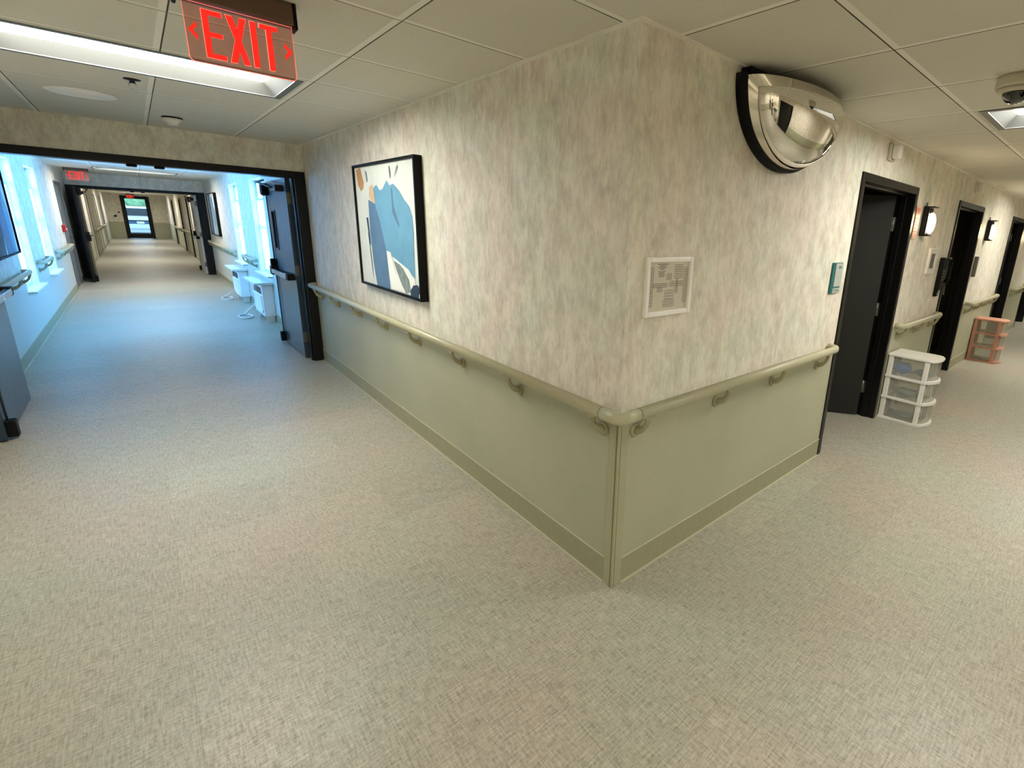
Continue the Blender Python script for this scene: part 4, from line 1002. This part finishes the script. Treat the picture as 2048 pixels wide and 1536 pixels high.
def tree(x, y, h, r, label):
    t = thing('tree', (x, y, -0.02), label, 'tree', 'trees beyond the car park')
    MB().tube([(x, y, -0.02), (x+0.05, y, h*0.3), (x, y, h*0.6)], [0.2, 0.16, 0.1], 8).build('trunk', M['bark'], t)
    mb = MB(); rnd = random.Random(int(x*10+y))
    for i in range(9):
        c_ = (x+rnd.uniform(-.5, .5)*r, y+rnd.uniform(-.4, .4)*r, h*0.62+rnd.uniform(-.35, .4)*h*.5); q = r*rnd.uniform(.45, .7)
        mb.ball(c_, q, 12, 8)
    for v in mb.bm.verts: v.co += Vector((rnd.uniform(-1, 1), rnd.uniform(-1, 1), rnd.uniform(-1, 1)))*0.12
    mb.build('foliage', M['leaves'], t)
for k, (x, hgt) in enumerate(((-9.6, 5.2), (-4.8, 4.6), (0.0, 5.0), (4.8, 4.5))):
    tree(x, L3+26, hgt, 1.9, ['leafy tree at the far left beyond the car park', 'leafy tree left of centre beyond the car park', 'leafy tree behind the parked car', 'leafy tree at the right beyond the car park'][k])

# ------------------------------------------------------------ people and cart behind the viewer, seen in the mirror
def skin_obj(name, pts, edges, mat, parent, root=0, sub=2):
    """pts: (x, y, z, r) in the parent's frame"""
    bm = bmesh.new(); ly = bm.verts.layers.skin.verify(); vs = []
    for i, (x, y, z, r) in enumerate(pts):
        v = bm.verts.new((x, y, z)); rr = r if isinstance(r, tuple) else (r, r); v[ly].radius = rr; v[ly].use_root = (i == root); vs.append(v)
    for a_, b_ in edges: bm.edges.new((vs[a_], vs[b_]))
    me = bpy.data.meshes.new(name); bm.to_mesh(me); bm.free(); me.materials.append(mat)
    o = bpy.data.objects.new(name, me); COL.objects.link(o); o.parent = parent
    m_ = o.modifiers.new('skin', 'SKIN'); m_.use_smooth_shade = True
    m2 = o.modifiers.new('subdivision', 'SUBSURF'); m2.levels = sub; m2.render_levels = sub
    return o
def person(x, y, rot, label, top, bottom, reach, hairm):
    t = thing('person', (x, y, 0), label, 'person'); t.rotation_euler = (0, 0, rot)
    P = [(0, 0, .95, (.14, .10)), (0, 0, 1.12, (.125, .09)), (0, .005, 1.30, (.14, .10)), (0, 0, 1.42, (.08, .07)), (0, .005, 1.50, .052), (0, .015, 1.56, (.066, .075)), (0, .02, 1.63, (.078, .092)), (0, .01, 1.70, (.066, .078))]
    E = [(0, 1), (1, 2), (2, 3), (3, 4), (4, 5), (5, 6), (6, 7)]
    top_p = list(P[:4]); top_e = [(0, 1), (1, 2), (2, 3)]; bot_p = [(0, 0, .96, (.145, .108))]; bot_e = []
    for s_ in (-1, 1):
        n0 = len(P); P += [(s_*.10, 0, .86, .085), (s_*.105, .012, .48, .056), (s_*.105, -.01, .10, .038), (s_*.115, .10, .045, .034), (s_*.12, .15, .035, .028)]
        E += [(0, n0), (n0, n0+1), (n0+1, n0+2), (n0+2, n0+3), (n0+3, n0+4)]
        b0 = len(bot_p); bot_p += [(s_*.10, 0, .86, .105), (s_*.105, .012, .48, .078), (s_*.105, -.005, .11, .066)]; bot_e += [(0, b0), (b0, b0+1), (b0+1, b0+2)]
        n0 = len(P); el, wr = ((s_*.22, .06, 1.13), (s_*.16, .28, 1.08)) if reach else ((s_*.24, -.02, 1.12), (s_*.25, .06, .88))
        d_ = Vector(wr)-Vector(el); d_.normalize(); pm = Vector(wr)+d_*.05; kn = Vector(wr)+d_*.095
        P += [(s_*.17, 0, 1.385, .058), (*el, .042), (*wr, .027), (*pm, (.040, .020)), (*kn, (.042, .018))]
        E += [(2, n0), (n0, n0+1), (n0+1, n0+2), (n0+2, n0+3), (n0+3, n0+4)]
        side = d_.cross(Vector((0, 0, 1))) if abs(d_.z) < .7 else Vector((0, 1, 0)); side.normalize(); curl = side.cross(d_)*(-1)
        for k, (o_, l_) in enumerate(((-.030, .062), (-.010, .074), (.010, .070), (.030, .055))):
            q0 = kn+side*o_; q1 = q0+d_*l_*.5; q2 = q0+d_*l_*.95-curl*.012; m0 = len(P)
            P += [(*q0, .0095), (*q1, .0088), (*q2, .0078)]; E += [(n0+4, m0), (m0, m0+1), (m0+1, m0+2)]
        m0 = len(P); q1 = pm-side*.045+d_*.02; q2 = pm-side*.055+d_*.055; P += [(*q1, .0105), (*q2, .0095)]; E += [(n0+3, m0), (m0, m0+1)]
        a0 = len(top_p); mid = (Vector(el)*0.25+Vector(wr)*.75); top_p += [(s_*.172, 0, 1.385, .072), (*el, .056), (*mid, .046)]; top_e += [(2, a0), (a0, a0+1), (a0+1, a0+2)]
    skin_obj('body', P, E, M['skin'], t)
    top_p = [(x_, y_, z_, (r_[0]+.014, r_[1]+.014) if isinstance(r_, tuple) else r_) for x_, y_, z_, r_ in top_p]; top_p[0] = (0, 0, .90, (.165, .125))
    skin_obj('shirt', top_p, top_e, top, t); skin_obj('trousers', bot_p, bot_e, bottom, t)
    mb = MB(); mb.ball((0, 0.0, 1.685), (.092, .108, .085), 18, 12); mb.ball((0, -.055, 1.62), (.078, .055, .095), 16, 10); mb.build('hair', hairm, t, origin=(0, 0, 0))
    mb = MB(); mb.ball((0, .118, 1.605), (.013, .017, .022), 10, 8); mb.build('nose', M['skin'], t, origin=(0, 0, 0))
    for s_ in (-1, 1):
        mb = MB(); mb.ball((s_*.032, .100, 1.635), (.013, .008, .007), 10, 8); mb.build('eye', M['white'], t, origin=(0, 0, 0))
        mb = MB(); mb.ball((s_*.080, .01, 1.62), (.010, .020, .032), 10, 8); mb.build('ear', M['skin'], t, origin=(0, 0, 0))
        mb = MB(); mb.prism([(s_*.115-.045, -.07), (s_*.115+.045, -.07), (s_*.115+.05, .09), (s_*.115+.03, .175), (s_*.115-.03, .175), (s_*.115-.05, .09)], 2, 0.0, .065); mb.build('shoe', M['blacksoft'], t, bevel=.015, origin=(0, 0, 0))
    mb = MB(); mb.ball((0, .098, 1.565), (.024, .008, .006), 10, 8); mb.build('mouth', M['redprint'], t, origin=(0, 0, 0))
    return t
person(-0.95, -2.85, -PI/2, 'person in black clothes standing at the cart, seen in the dome mirror', M['scrubs'], M['scrubs'], True, M['hair'])
person(-1.95, -3.35, 0.0, 'person in navy clothes standing farther back, seen in the dome mirror', M['navycloth'], M['navycloth'], False, M['hair'])
t = thing('utility_cart', (-0.26, -2.85, 0), 'cream utility cart with dark top beside a person, seen in the dome mirror', 'cart')
MB().box(-0.50, -0.02, -3.15, -2.58, 0.10, 0.98).build('cabinet', M['cream'], t, bevel=0.01)
MB().box(-0.53, 0.01, -3.18, -2.55, 0.98, 1.02).build('top_panel', M['blacksoft'], t, bevel=0.006)
for k in range(3): MB().box(-0.44, -0.08, -2.58, -2.565, 0.16+0.27*k, 0.40+0.27*k).build('drawer_front', M['paperw'], t, bevel=0.004)
for px_ in (-0.44, -0.08):
    for py_ in (-3.08, -2.65): MB().lathe((px_, py_, 0.05), [(0.01, -0.015), (0.05, -0.015), (0.05, 0.015), (0.01, 0.015)], 18, ax=0).build('caster', M['tyre'], t)
